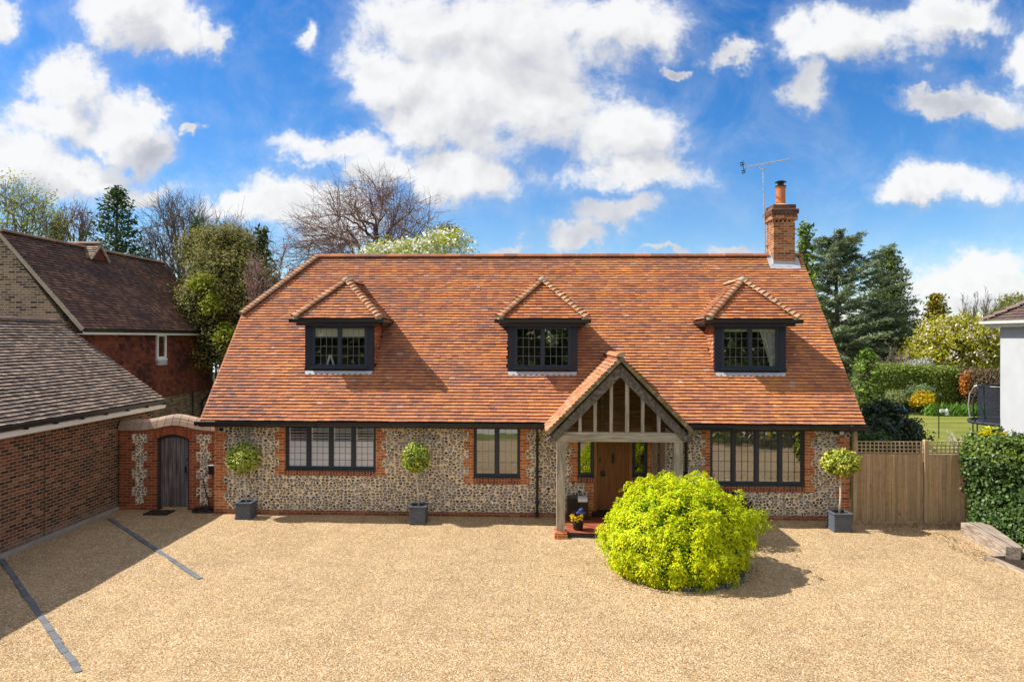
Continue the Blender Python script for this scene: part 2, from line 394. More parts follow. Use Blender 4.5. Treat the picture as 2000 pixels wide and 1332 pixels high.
def grass_mat(name, a=(0.10, 0.135, 0.025), b=(0.20, 0.20, 0.055), stripes=True):
    m, t = new_mat(name); P = pos(t); s = t.n('ShaderNodeSeparateXYZ', {0: P}).outputs
    n = t.noise(P, 0.7, 5.0, 0.6).outputs[0]; f = t.noise(P, 30.0, 3.0).outputs[0]
    k = t.m('ADD', t.m('MULTIPLY', n, 0.8), t.m('MULTIPLY', f, 0.35))
    if stripes: k = t.m('ADD', k, t.m('MULTIPLY', t.m('SINE', t.m('MULTIPLY', s[1], 3.2)), 0.09))
    c = t.mix(t.step(k, 0.3, 0.9), a, b)
    return finish(m, t, c, 0.9, f, 0.8, 0.03, spec=0.1)

M = {}
M['flint'] = flint_mat()
RED = [(0, (0.32, 0.088, 0.034)), (0.4, (0.47, 0.138, 0.046)), (0.75, (0.57, 0.19, 0.065)), (1, (0.60, 0.27, 0.12))]
M['brick'] = brick_mat('soft red brick', RED, (0.72, 0.53, 0.32))
M['soldier'] = brick_mat('soft red brick on edge', [(0, (0.17, 0.055, 0.03)), (0.6, (0.28, 0.075, 0.032)), (1, (0.34, 0.12, 0.06))], (0.45, 0.32, 0.2), bw=0.24, bh=0.075, soldier=True)
M['plinth'] = brick_mat('plinth brick', [(0, (0.17, 0.06, 0.03)), (0.6, (0.27, 0.085, 0.04)), (1, (0.36, 0.16, 0.085))], (0.42, 0.29, 0.17))
M['garage'] = brick_mat('multi stock brick', [(0, (0.045, 0.028, 0.024)), (0.35, (0.085, 0.045, 0.034)), (0.6, (0.15, 0.062, 0.040)), (0.85, (0.215, 0.080, 0.044)), (1, (0.28, 0.145, 0.085))], (0.50, 0.36, 0.22), base=0.35)
M['gatebrick'] = brick_mat('gate wall brick', [(0, (0.17, 0.04, 0.02)), (0.5, (0.28, 0.068, 0.028)), (1, (0.36, 0.10, 0.04))], (0.42, 0.28, 0.16))
M['yellow'] = brick_mat('yellow stock brick', [(0, (0.05, 0.035, 0.035)), (0.2, (0.12, 0.075, 0.055)), (0.4, (0.235, 0.155, 0.10)), (0.7, (0.31, 0.21, 0.14)), (1, (0.40, 0.23, 0.14))], (0.54, 0.44, 0.33), grime=0.5, joint=0.015)
M['chimney'] = brick_mat('chimney brick', [(0, (0.16, 0.055, 0.025)), (0.4, (0.32, 0.11, 0.04)), (0.8, (0.42, 0.17, 0.06)), (1, (0.47, 0.25, 0.12))], (0.55, 0.42, 0.27))
M['chimtop'] = brick_mat('sooty chimney brick', [(0, (0.06, 0.03, 0.024)), (0.5, (0.12, 0.052, 0.034)), (1, (0.20, 0.08, 0.045))], (0.13, 0.10, 0.08))
M['gravel'] = gravel_mat()
M['clay'] = clay_mat()
M['black'] = plain('black painted metal', (0.012, 0.012, 0.014), 0.35, 0.2, spec=0.5)
M['frame'] = plain('slate blue aluminium', (0.022, 0.031, 0.048), 0.38, 0.15, spec=0.5)
M['board'] = plain('dark stained board', (0.014, 0.017, 0.030), 0.5, 0.3, spec=0.4)
M['lead'] = plain('lead', (0.40, 0.42, 0.45), 0.45, 0.3, spec=0.5)
M['leadline'] = plain('leading', (0.20, 0.205, 0.21), 0.5, 0.1)
M['white'] = plain('white paint', (0.80, 0.80, 0.78), 0.5, 0.06)
M['shutter'] = plain('shutter white', (0.93, 0.93, 0.92), 0.45, 0.04)
M['cream'] = plain('cream blind', (0.78, 0.72, 0.56), 0.9, 0.06)
M['room'] = plain('room dark', (0.030, 0.028, 0.026), 0.95, 0.2)
M['mortar'] = plain('bedding mortar', (0.44, 0.36, 0.25), 0.95, 0.3, 9.0)
M['stone'] = plain('coping tile', (0.45, 0.34, 0.25), 0.9, 0.3, 5.0)
M['deck'] = plain('roof underside', (0.05, 0.035, 0.025), 0.9, 0.2)
M['glass'] = glass_mat('window glass', 0.26)
M['oak'] = wood_mat('weathered oak', [(0.17, 0.14, 0.11), (0.36, 0.305, 0.245), (0.52, 0.455, 0.37)], (2.0, 26.0, 26.0))
M['oak_v'] = wood_mat('weathered oak upright', [(0.17, 0.14, 0.11), (0.36, 0.305, 0.245), (0.52, 0.455, 0.37)], (26.0, 26.0, 2.0))
M['rafter'] = wood_mat('dark weathered oak', [(0.055, 0.047, 0.045), (0.135, 0.115, 0.105), (0.27, 0.235, 0.205)], (12.0, 20.0, 12.0), stain=0.9)
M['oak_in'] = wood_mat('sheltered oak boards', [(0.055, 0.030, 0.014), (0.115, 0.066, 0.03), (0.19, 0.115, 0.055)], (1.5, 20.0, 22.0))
M['door'] = wood_mat('brown door', [(0.13, 0.05, 0.018), (0.21, 0.088, 0.031), (0.30, 0.135, 0.05)], (40.0, 30.0, 1.6), 0.45)
M['doorframe'] = wood_mat('door frame', [(0.19, 0.085, 0.03), (0.29, 0.14, 0.05), (0.36, 0.19, 0.075)], (40.0, 30.0, 1.6), 0.5)
M['gate'] = wood_mat('silvered gate oak', [(0.045, 0.038, 0.036), (0.13, 0.115, 0.11), (0.25, 0.225, 0.21)], (18.0, 30.0, 1.2), stain=0.9)
M['fence'] = wood_mat('fence timber', [(0.27, 0.18, 0.10), (0.45, 0.325, 0.195), (0.57, 0.43, 0.28)], (14.0, 14.0, 0.9), stain=0.5)
def fence_mat():
    m, t = new_mat('fence boards'); P = pos(t); a = t.n('ShaderNodeVertexColor', layer_name='Col').outputs[0]
    g = t.noise(t.v('MULTIPLY', P, (40.0, 10.0, 1.3)), 1.0, 5.0, 0.65, 0.6).outputs[0]; k = t.noise(P, 9.0, 3.0).outputs[0]
    knot = t.step(t.noise(t.v('MULTIPLY', P, (1.0, 1.0, 0.55)), 11.0, 1.0).outputs[0], 0.70, 0.78)
    c = t.v('MULTIPLY', a, t.ramp(g, [(0.25, (0.62, 0.56, 0.50)), (0.5, (1.0, 0.97, 0.92)), (0.75, (1.28, 1.25, 1.2))])); c = t.v('SCALE', c, t.m('ADD', 0.8, t.m('MULTIPLY', k, 0.4)))
    c = t.mix(t.m('MULTIPLY', knot, 0.55), c, (0.13, 0.075, 0.035)); return finish(m, t, c, 0.85, g, 0.4, 0.006, spec=0.15)
M['fenceboard'] = fence_mat()
M['sleeper'] = wood_mat('silver sleeper oak', [(0.14, 0.10, 0.075), (0.34, 0.27, 0.21), (0.50, 0.43, 0.36)], (22.0, 1.5, 22.0), stain=0.7)
M['planter'] = plain('lead grey planter', (0.095, 0.110, 0.135), 0.5, 0.25, 12.0)
M['soil'] = plain('soil', (0.035, 0.024, 0.016), 0.95, 0.5, 18.0, bstr=0.6)
M['paver'] = plain('grey setts', (0.17, 0.17, 0.175), 0.85, 0.35, 8.0)
M['quarry'] = brick_mat('quarry tiles', [(0, (0.22, 0.055, 0.028)), (1, (0.36, 0.095, 0.045))], (0.10, 0.06, 0.04), bw=0.15, bh=0.15)
M['steel'] = plain('galvanised', (0.55, 0.56, 0.58), 0.35, 0.15, metal=0.7, spec=0.5)
M['render'] = plain('white render', (0.47, 0.485, 0.50), 0.85, 0.16, 1.6)
M['terracotta'] = plain('chimney pot clay', (0.50, 0.17, 0.065), 0.8, 0.2)
M['bark'] = plain('bark', (0.115, 0.090, 0.072), 0.95, 0.5, 7.0, bstr=0.5)
M['barkdark'] = plain('dark bark', (0.075, 0.055, 0.045), 0.95, 0.4, 7.0)
M['palebark'] = plain('pale bark', (0.58, 0.52, 0.44), 0.9, 0.3, 9.0)
M['leaf'] = leaf_mat('leaf', 0.32, 0.6, spec=0.12)
M['acer'] = leaf_mat('acer leaf', 0.45, 0.55, spec=0.2)
M['needle'] = leaf_mat('needles', 0.30, 0.65, spec=0.2)
M['gloss'] = leaf_mat('glossy leaf', 0.18, 0.42, spec=0.32)
M['petal'] = leaf_mat('petal', 0.35, 0.6, spec=0.2)
M['twig'] = plain('twigs', (0.13, 0.085, 0.070), 0.95, 0.3)
M['tarp'] = plain('blue tarpaulin', (0.02, 0.10, 0.32), 0.5, 0.3)
M['net'] = plain('dark mesh', (0.03, 0.035, 0.045), 0.8, 0.2)
M['rubber'] = plain('black rubber', (0.012, 0.012, 0.012), 0.6, 0.1)
M['grass'] = grass_mat('mown lawn', (0.13, 0.16, 0.028), (0.25, 0.245, 0.06))
M['grass_far'] = grass_mat('meadow', stripes=False)
# ------------------------------------------------------------------ ground
def sheet(name, x0, x1, y0, y1, z, mat, nx=1, ny=1, bump=0.0):
    mb = MB()
    xs = np.linspace(x0, x1, nx+1); ys = np.linspace(y0, y1, ny+1)
    idx = {}
    for j, y in enumerate(ys):
        for i, x in enumerate(xs):
            h = bump*mnoise.noise(Vector((x*0.7, y*0.7, 0.3))) + bump*0.6*mnoise.noise(Vector((x*2.1, y*2.1, 5.3))) if bump else 0
            idx[i, j] = len(mb.v); mb.v.append((x, y, z+h))
    for j in range(ny):
        for i in range(nx):
            mb.f.append((idx[i, j], idx[i+1, j], idx[i+1, j+1], idx[i, j+1])); mb.c.append(None)
    return struct(obj(name, mb, mat, smooth=bool(bump)))
sheet('ground', -900, 900, -500, 1300, -0.06, M['grass_far'])
sheet('gravel_drive', -16, 16, -12.6, 2.5, -0.008, M['gravel'], 160, 76, 0.022)
sheet('lawn', 8.0, 70, 2.5, 60, -0.02, M['grass'])
sheet('verge_grass', -40, 40, -14.6, -12.6, -0.02, M['grass_far'])
sheet('lane', -60, 60, -24, -14.6, -0.02, plain('pale lane', (0.42, 0.38, 0.33), 0.9, 0.2))

# ------------------------------------------------------------------ roof tile helpers
def interval(poly, s):
    xs = []
    n = len(poly)
    for i in range(n):
        (u0, s0), (u1, s1) = poly[i], poly[(i+1) % n]
        if s0 == s1: continue
        t = (s-s0)/(s1-s0)
        if 0 <= t <= 1: xs.append(u0+(u1-u0)*t)
    return (min(xs), max(xs)) if len(xs) >= 2 else None
def tiles(mb, O, ux, us, un, poly, colf, gauge=0.105, tw=0.168, th=0.035, hole=None, wav=0.008):
    O = np.array(O, float); ux = np.array(ux, float); us = np.array(us, float); un = np.array(un, float)
    smin = min(p[1] for p in poly); smax = max(p[1] for p in poly); n = int(round((smax-smin)/gauge)); gauge = (smax-smin)/n
    for i in range(n):
        s0 = smin+i*gauge; s1 = s0+gauge
        A = interval(poly, s0+1e-4); B = interval(poly, s1-1e-4)
        if A is None or B is None: continue
        lo = min(A[0], B[0]); hi = max(A[1], B[1])
        u = lo-(i % 2)*tw/2-rnd.random()*0.02
        while u < hi:
            w = tw*(1+rnd.uniform(-0.04, 0.04)); ul, ur = u, u+w-0.003; u += w
            a0, b0 = max(ul, A[0]), min(ur, A[1]); a1, b1 = max(ul, B[0]), min(ur, B[1])
            if b0-a0 < 0.01 and b1-a1 < 0.01: continue
            if b0 < a0: a0 = b0 = (a0+b0)/2
            if b1 < a1: a1 = b1 = (a1+b1)/2
            um, sm = (a0+b0)/2, s0+gauge/2
            if hole and hole(um, sm): continue
            w1 = wav*mnoise.noise(Vector((um*0.9, i*0.37, 1.7)))*1.6+rnd.uniform(-wav, wav)*0.5
            l = th+rnd.uniform(-0.003, 0.006); l2 = 0.002+rnd.uniform(0, 0.002); tl = rnd.uniform(-0.003, 0.003)
            c = colf(um, sm)
            P = lambda uu, ss, hh: O+ux*uu+us*ss+un*hh
            q0, q1 = P(a0, s0+w1, l+tl), P(b0, s0+w1, l-tl); q2, q3 = P(b1, s1+0.012, l2), P(a1, s1+0.012, l2)
            mb.poly([q0, q1, q2, q3], c)
            mb.poly([P(a0, s0+w1, l+tl-0.014), P(b0, s0+w1, l-tl-0.014), q1, q0], tuple(x*0.9 for x in c))
ORANGE = [(0.52,0.190,0.062),(0.46,0.165,0.062),(0.42,0.150,0.066),(0.35,0.125,0.064),(0.30,0.118,0.068),(0.235,0.108,0.078),(0.46,0.22,0.12)]
def main_col(x, s):
    n = mnoise.noise(Vector((x*0.55, s*1.1, 2.0)))+0.7*mnoise.noise(Vector((x*1.7, s*3.0, 7.0)))
    left = 0.5-0.5*math.tanh((x+1.0)/3.0)          # 1 on the left, 0 on the right
    v = 0.62*n+rnd.uniform(-0.58, 0.58)+0.30*left-0.20
    if v < -0.62: c = ORANGE[0]
    elif v < -0.25: c = ORANGE[1]
    elif v < 0.12: c = ORANGE[2]
    elif v < 0.42: c = ORANGE[3]
    elif v < 0.80: c = ORANGE[4]
    else: c = ORANGE[5]
    if rnd.random() < 0.012: c = ORANGE[6]
    k = rnd.uniform(1.02, 1.22); return (c[0]*k*0.95, c[1]*k*1.07, c[2]*k*1.18)
def warm_col(x, s):
    c = ORANGE[rnd.choice([0, 1, 1, 2, 2, 2, 3, 3, 6, 4])]; k = rnd.uniform(0.88, 1.12); return (c[0]*k, c[1]*k, c[2]*k)
def porch_col(x, s):
    c = ORANGE[rnd.choice([1, 2, 2, 6, 6, 3])]; k = rnd.uniform(0.95, 1.2); return (c[0]*k, c[1]*k*1.1, c[2]*k*1.2)
BROWN = [(0.125,0.070,0.052),(0.180,0.098,0.066),(0.235,0.128,0.082),(0.085,0.062,0.058),(0.29,0.165,0.11),(0.15,0.080,0.058)]
def brown_col(x, s):
    n = mnoise.noise(Vector((x*0.6, s*1.3, 4.0)))+rnd.uniform(-0.7, 0.7)
    c = BROWN[3] if n < -0.62 else BROWN[0] if n < -0.2 else BROWN[5] if n < 0.1 else BROWN[1] if n < 0.4 else BROWN[2] if n < 0.8 else BROWN[4]
    k = rnd.uniform(0.85, 1.15); return tuple(q*k for q in c)
def garage_col(x, s):
    c = rnd.choice([(0.28,0.205,0.155),(0.33,0.25,0.19),(0.22,0.165,0.13),(0.38,0.285,0.215),(0.18,0.135,0.11)]); k = rnd.uniform(0.85, 1.15); return tuple(q*k for q in c)
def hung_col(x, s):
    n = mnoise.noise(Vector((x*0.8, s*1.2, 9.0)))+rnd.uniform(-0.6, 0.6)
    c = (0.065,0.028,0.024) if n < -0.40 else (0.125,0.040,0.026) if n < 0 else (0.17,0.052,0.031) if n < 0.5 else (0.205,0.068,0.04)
    k = rnd.uniform(0.85, 1.15); return tuple(q*k for q in c)

def ridge_run(mb, a, b, r=0.125, seg=0.42, n1=None, n2=None, colf=None, joint=True, arc=150):
    """half-round ridge tiles from a to b with pale bedded joints"""
    a = np.array(a, float); b = np.array(b, float); L = np.linalg.norm(b-a); d = (b-a)/L; k = max(1, int(round(L/seg)))
    up = np.array([0, 0, 1.0]); x = np.cross(d, up); x /= np.linalg.norm(x); u = np.cross(x, d)
    for i in range(k):
        p0 = a+d*(L*i/k); p1 = a+d*(L*(i+1)/k-0.014); c = colf(i, 0) if colf else None; rr = r*rnd.uniform(0.96, 1.04)
        m = 8; ang = [math.radians(90-arc/2+arc*t/m) for t in range(m+1)]
        R0 = [p0+rr*(x*math.cos(t)+u*math.sin(t)) for t in ang]; R1 = [p1+rr*(x*math.cos(t)+u*math.sin(t)) for t in ang]
        for t in range(m): mb.poly([R0[t], R1[t], R1[t+1], R0[t+1]], c)
        mb.poly(R0, (0.42, 0.34, 0.24)); mb.poly(list(reversed(R1)), (0.42, 0.34, 0.24))
        if joint:
            p2 = p1+d*0.014; rj = rr*0.955
            J0 = [p1+rj*(x*math.cos(t)+u*math.sin(t)) for t in ang]; J1 = [p2+rj*(x*math.cos(t)+u*math.sin(t)) for t in ang]
            for t in range(m): mb.poly([J0[t], J1[t], J1[t+1], J0[t+1]], (0.50, 0.41, 0.29))
def bonnets(mb, foot, top, colf, n=14, r=0.115, spread=1.0):
    """bonnet hip tiles stacked up a hip, each tilted over the one below, with mortar in the open end"""
    foot = np.array(foot, float); top = np.array(top, float); L = np.linalg.norm(top-foot); d = (top-foot)/L
    up = np.array([0, 0, 1.0]); x = np.cross(d, up); x /= np.linalg.norm(x); u = np.cross(x, d); step = L/n
    for i in range(n):
        p0 = foot+d*(step*i-0.015); p1 = foot+d*(step*(i+1)+0.01)
        m = 6; c = colf(i, 0); rr = r*rnd.uniform(0.94, 1.05)
        def ring(p, lift, r_): return [p+u*(lift-r_*0.30)+r_*(x*math.cos(t)*1.12*spread+u*math.sin(t)*0.95) for t in [math.radians(12+156*k/m) for k in range(m+1)]]
        A = ring(p0, 0.045, rr); B = ring(p1, 0.004, rr*0.86); A2 = ring(p0, 0.028, rr*0.86)
        for k in range(m): mb.poly([A[k], B[k], B[k+1], A[k+1]], c); mb.poly([A2[k], A[k], A[k+1], A2[k+1]], tuple(q*0.85 for q in c))
        mb.poly(A2, (0.40, 0.31, 0.20))

def wall_holes(mb, x0, x1, z0, z1, y, holes, place=None):
    place = place or (lambda u, w: (u, y, w))
    xs = sorted({x0, x1, *[h[0] for h in holes], *[h[1] for h in holes]}); zs = sorted({z0, z1, *[h[2] for h in holes], *[h[3] for h in holes]})
    for a, b in zip(xs[:-1], xs[1:]):
        for c, d in zip(zs[:-1], zs[1:]):
            um, wm = (a+b)/2, (c+d)/2
            if any(h[0] < um < h[1] and h[2] < wm < h[3] for h in holes): continue
            mb.poly([place(a, c), place(b, c), place(b, d), place(a, d)])

# ------------------------------------------------------------------ the house
house = thing('house', 'flint and brick house with a big orange tile roof, three dormers and oak porch', 'house', (0, 3.7, 0))
WL, WR = -8.45, 8.0; EY, EZ = -0.45, 2.50; RY, RZ = 3.73, 7.20
SL = (RZ-EZ)/(RY-EY); CA = 1/math.hypot(1, SL); SA = SL*CA; SLEN = (RY-EY)/CA
def roof_z(y): return EZ+SL*(y-EY)
def roof_pt(x, s, h=0.0): return (x, EY+CA*s-SA*h, EZ+SA*s+CA*h)
OPEN = [(-6.57, -4.17, 1.18, 2.32), (-1.61, -0.40, 1.03, 2.31), (1.09, 1.509, 1.07, 2.335), (1.509, 2.497, 0.10, 2.335), (2.497, 2.889, 1.09, 2.335), (4.48, 6.88, 0.89, 2.29)]
mb = MB(); wall_holes(mb, WL, WR, 0.11, 2.45, 0.0, OPEN)
obj('wall', mb, M['flint'], house); mb = MB()
mb.poly([(WL, 0, 0.1), (WL, 8.0, 0.1), (WL, 8.0, 2.5), (WL, RY+1.7, 5.3), (WL, RY-1.7, 5.3), (WL, 0, 2.9)])
mb.poly([(WR, 0, 0.1), (WR, 7.9, 0.1), (WR, 7.9, 2.7), (WR, RY, 7.05), (WR, 0, 2.9)])
mb.poly([(WL, 7.9, 0), (WR, 7.9, 0), (WR, 7.9, 2.6), (WL, 7.9, 2.6)])
obj('side_wall', mb, M['flint'], house)
mb = MB()
for a, b in ((WL-0.02, 1.285), (2.70, WR+0.02)): obj('plinth', MB().box(a, b, -0.022, 0.1, -0.1, 0.112), M['plinth'], house, bevel=0.006)

def jamb(_, xe, side, z0, z1, wide, narrow, first_wide=True, bh=0.225, y0=-0.005, y1=0.13):
    z = z0; k = first_wide; mb = MB()
    while z < z1-0.02:
        t = min(z+bh, z1); w = wide if k else narrow
        mb.box(min(xe, xe+side*w), max(xe, xe+side*w), y0, y1, z, t); z = t; k = not k
    obj('brick_quoin', mb, M['brick'], house)
dr = None
jamb(dr, WL-0.003, 1, 0.113, 2.36, 0.335, 0.23); jamb(dr, WR+0.003, -1, 0.113, 2.36, 0.33, 0.215)
jamb(dr, -6.57, -1, 1.03, 2.30, 0.27, 0.155); jamb(dr, -4.17, 1, 1.03, 2.30, 0.245, 0.15)
jamb(dr, -1.61, -1, 0.85, 2.30, 0.245, 0.13); jamb(dr, -0.40, 1, 0.85, 2.30, 0.245, 0.135)
jamb(dr, 1.09, -1, 0.91, 2.36, 0.215, 0.13); jamb(dr, 2.889, 1, 0.91, 2.36, 0.30, 0.19)
jamb(dr, 1.509, -1, 0.02, 0.90, 0.225, 0.14, False); jamb(dr, 2.497, 1, 0.02, 0.90, 0.225, 0.14, False)
jamb(dr, 4.48, -1, 0.71, 2.30, 0.22, 0.12); jamb(dr, 6.88, 1, 0.71, 2.30, 0.245, 0.15)
for a, b in ((-8.1, -6.73), (-4.0, -1.75), (-0.26, 0.40), (3.5, 4.3), (7.05, 7.66)): obj('brick_course', MB().box(a, b, -0.004, 0.1, 2.302, 2.355), M['brick'], house)
for q in ((-6.57, -4.17, 1.03, 1.165), (-1.61, -0.40, 0.85, 1.0), (4.48, 6.88, 0.71, 0.85), (1.09, 1.50, 0.90, 1.045), (2.505, 2.889, 0.90, 1.06)):
    obj('brick_sill', MB().box(q[0], q[1], -0.02, 0.14, q[2], q[3]), M['soldier'], house, bevel=0.004)

# main roof: tiles, boarding, ridge and hip
DX = [-5.32, 0.177, 5.68]                    # dormer centres
def in_dormer(x, s):
    y = EY+CA*s
    return any(abs(x-c) < 0.90 and 0.66 < y < 1.7 for c in DX)
def in_porch(x, s):
    z = EZ+SA*s; return z < 2.46+1.74*(1-abs(x-1.96)/1.71)-0.22 and abs(x-1.96) < 1.6
HX0, HX1 = -8.627, -6.90                     # half hip from verge to ridge
HS = (5.29-EZ)/SA
poly = [(HX0, 0), (8.19, 0), (8.19, SLEN), (HX1, SLEN), (HX0, HS)]
mb = MB(); tiles(mb, roof_pt(0, 0), (1, 0, 0), (0, CA, SA), (0, -SA, CA), poly, main_col, hole=lambda x, s: in_dormer(x, s) or in_porch(x, s))
# half hip face on the left
hl = np.array([HX0, 2.025, 5.29]); ha = np.array([HX1, RY, RZ]); ly = 2*(RY-2.025)
hd = np.array([HX1-HX0, 0, RZ-5.29]); hlen = np.linalg.norm(hd); hd = hd/hlen
tiles(mb, hl, (0, 1, 0), hd, (-hd[2], 0, hd[0]), [(0, 0), (ly, 0), (ly/2, hlen)], warm_col)
obj('roof_tiles', mb, M['clay'], house)
mb = MB()
hole2 = [(DX[1]-0.05, DX[1]+0.55, 1.9, 3.8)]
wall_holes(mb, HX0, 8.17, 0.0, HS, 0, [h for h in hole2], place=lambda u, w: roof_pt(u, w, -0.02))
mb.poly([roof_pt(HX0, HS, -0.02), roof_pt(8.17, HS, -0.02), roof_pt(8.17, SLEN, -0.02), roof_pt(HX1, SLEN, -0.02)])
def back_pt(x, s, h=0.0): return (x, 2*RY-EY-CA*s, EZ+SA*s-h)
wall_holes(mb, HX0, 8.17, 0.0, SLEN, 0, [(0.35, 1.30, 2.5, 4.2)], place=lambda u, w: back_pt(u, w, 0.03) if not (u < HX1 and w > HS) else back_pt(HX1, w, 0.03))
mb.box(HX0, 0.42, EY+0.02, 0.0, 2.362, 2.385); mb.box(3.50, 8.17, EY+0.02, 0.0, 2.362, 2.385)
obj('roof_boarding', mb, M['deck'], house)
mb = MB(); ridge_run(mb, (HX1-0.05, RY, RZ-0.05), (7.20, RY, RZ-0.05), 0.135, 0.45, colf=lambda i, j: tuple(q*1.05 for q in rnd.choice(ORANGE[2:6])))
obj('ridge_tiles', mb, M['clay'], house); mb = MB(); ridge_run(mb, (7.93, RY, RZ-0.05), (8.20, RY, RZ-0.05), 0.135, 0.45, colf=lambda i, j: ORANGE[4])
obj('ridge_tiles', mb, M['clay'], house, smooth=False)
mb = MB(); bonnets(mb, hl+np.array([0.02, 0, 0.02]), ha, lambda i, j: tuple(q*1.0 for q in rnd.choice([(0.48,0.27,0.15),(0.40,0.22,0.13),(0.54,0.31,0.18),(0.38,0.25,0.17)])), n=26, r=0.135)
obj('hip_tiles', mb, M['clay'], house)
mb = MB()
vb = lambda x, s: roof_pt(x, s, 0.0)
for xx, top in ((8.175, SLEN), (HX0+0.015, HS)):
    a = np.array(roof_pt(xx, 0.02, -0.03)); b = np.array(roof_pt(xx, top, -0.03)); obj('verge', MB().bar(a, b, 0.035, 0.05, up=(0, -SA, CA)), M['mortar'], house)
for a, b in ((-8.72, 0.33), (3.66, 8.22)):
    mb = MB(); pts = [(-0.455, 2.475), (-0.455, 2.42), (-0.48, 2.385), (-0.52, 2.375), (-0.555, 2.39), (-0.575, 2.43), (-0.575, 2.478)]
    mb.prism_x(pts, a, b)
    for x in np.arange(a+0.3, b-0.1, 0.95): mb.box(x-0.012, x+0.012, -0.583, -0.46, 2.368, 2.45)
    obj('gutter', mb, M['black'], house)
    mb = MB(); mb.box(a+0.07, b-0.04, -0.453, -0.425, 2.34, 2.46); obj('fascia', mb, M['board'], house)
for x, y0 in ((0.045, -0.09), (3.86, -0.07)):
    mb = MB()
    if x < 1: mb.tube([(x-0.02, -0.52, 2.40), (x-0.02, -0.5, 2.33), (x, -0.12, 2.2), (x, y0, 2.10), (x, y0, 0.03)], 0.036, 10)
    else: mb.tube([(x, y0, 2.34), (x, y0, 0.03)], 0.036, 10)
    for z in (2.0, 1.2, 0.4, 0.12): mb.tube([(x, y0, z-0.03), (x, y0, z+0.03)], 0.047, 10); mb.box(x-0.06, x+0.06, y0+0.02, 0.0, z-0.015, z+0.015)
    obj('downpipe', mb, M['black'], house)

# windows
def window(parent, name, x0, x1, z0, z1, y, lights, cols, rows, outer=0.055, mull=0.085, glaze=None, leadm=None, lw=0.0085, sill=True, fmat=None, pane_name='glass'):
    f = MB(); yf, yb = y, y+0.065
    f.box(x0, x0+outer, yf, yb, z0, z1); f.box(x1-outer, x1, yf, yb, z0, z1)
    f.box(x0+outer, x1-outer, yf, yb, z1-outer, z1); f.box(x0+outer, x1-outer, yf, yb, z0, z0+outer)
    iw = (x1-x0-2*outer-(lights-1)*mull)/lights; g = MB(); l = MB(); spans = []
    for k in range(lights):
        a = x0+outer+k*(iw+mull); b = a+iw; spans.append((a, b))
        if k: f.box(a-mull, a, yf-0.004, yb-0.002, z0+outer, z1-outer)
        # the opening sash, a little proud
        s = 0.022; c, d = z0+outer, z1-outer
        f.box(a, a+s, yf+0.01, yb-0.01, c, d); f.box(b-s, b, yf+0.01, yb-0.01, c, d); f.box(a+s, b-s, yf+0.01, yb-0.01, d-s, d); f.box(a+s, b-s, yf+0.01, yb-0.01, c, c+s)
        a += s; b -= s; c += s; d -= s
        tilt = rnd.uniform(-0.004, 0.004); tz = rnd.uniform(-0.003, 0.003)
        g.poly([(a, y+0.04+tilt-tz, c), (b, y+0.04-tilt-tz, c), (b, y+0.04-tilt+tz, d), (a, y+0.04+tilt+tz, d)])
        for i in range(1, cols): xx = a+(b-a)*i/cols; l.box(xx-lw/2, xx+lw/2, y+0.026, y+0.033, c, d)
        for j in range(1, rows): zz = c+(d-c)*j/rows; l.box(a, b, y+0.0255, y+0.0335, zz-lw/2, zz+lw/2)
    fr = obj(name, f, fmat or M['frame'], parent, bevel=0.003)
    obj(pane_name, g, glaze or M['glass'], parent if parent['_d'] >= 1 else fr)
    if cols > 1: obj('leading', l, leadm or M['leadline'], parent if parent['_d'] >= 1 else fr)
    if sill:
        s = MB(); s.box(x0-0.02, x1+0.02, y-0.075, y+0.05, z0-0.03, z0-0.001); obj('sill', s, M['frame'], parent if parent['_d'] >= 1 else fr, bevel=0.004)
    return fr, spans
house['_d'] = 0
def room(mb, x0, x1, z0, z1, y0, y1, back=True):
    mb.poly([(x0, y0, z0), (x1, y0, z0), (x1, y1, z0), (x0, y1, z0)]); mb.poly([(x0, y0, z1), (x1, y0, z1), (x1, y1, z1), (x0, y1, z1)])
    mb.poly([(x0, y0, z0), (x0, y1, z0), (x0, y1, z1), (x0, y0, z1)]); mb.poly([(x1, y0, z0), (x1, y1, z0), (x1, y1, z1), (x1, y0, z1)])
    if back: mb.poly([(x0, y1, z0), (x1, y1, z0), (x1, y1, z1), (x0, y1, z1)])
rm = MB()
wins = []
for (x0, x1, z0, z1, n, c, r) in ((-6.57, -4.17, 1.18, 2.32, 4, 3, 6), (-1.61, -0.40, 1.03, 2.31, 2, 3, 4), (1.09, 1.505, 1.07, 2.335, 1, 2, 6), (2.501, 2.889, 1.09, 2.335, 1, 2, 6), (4.48, 6.88, 0.89, 2.29, 4, 3, 5)):
    fr, sp = window(house, 'window', x0+0.001, x1-0.001, z0, z1+0.03, 0.045, n, c, r, glaze=M['glass'] if x0 != -6.57 else glass_mat('clearer glass', 0.04, (0.98, 0.98, 0.98, 1)), leadm=M['black'] if n == 4 else None)
    wins.append((fr, sp, x0, x1, z0, z1)); rm = MB(); room(rm, x0-0.1, x1+0.1, z0-0.2, z1+0.05, 0.13, 1.4); obj('interior', rm, M['room'], fr)
fr, sp, x0, x1, z0, z1 = wins[0]
sh = MB()
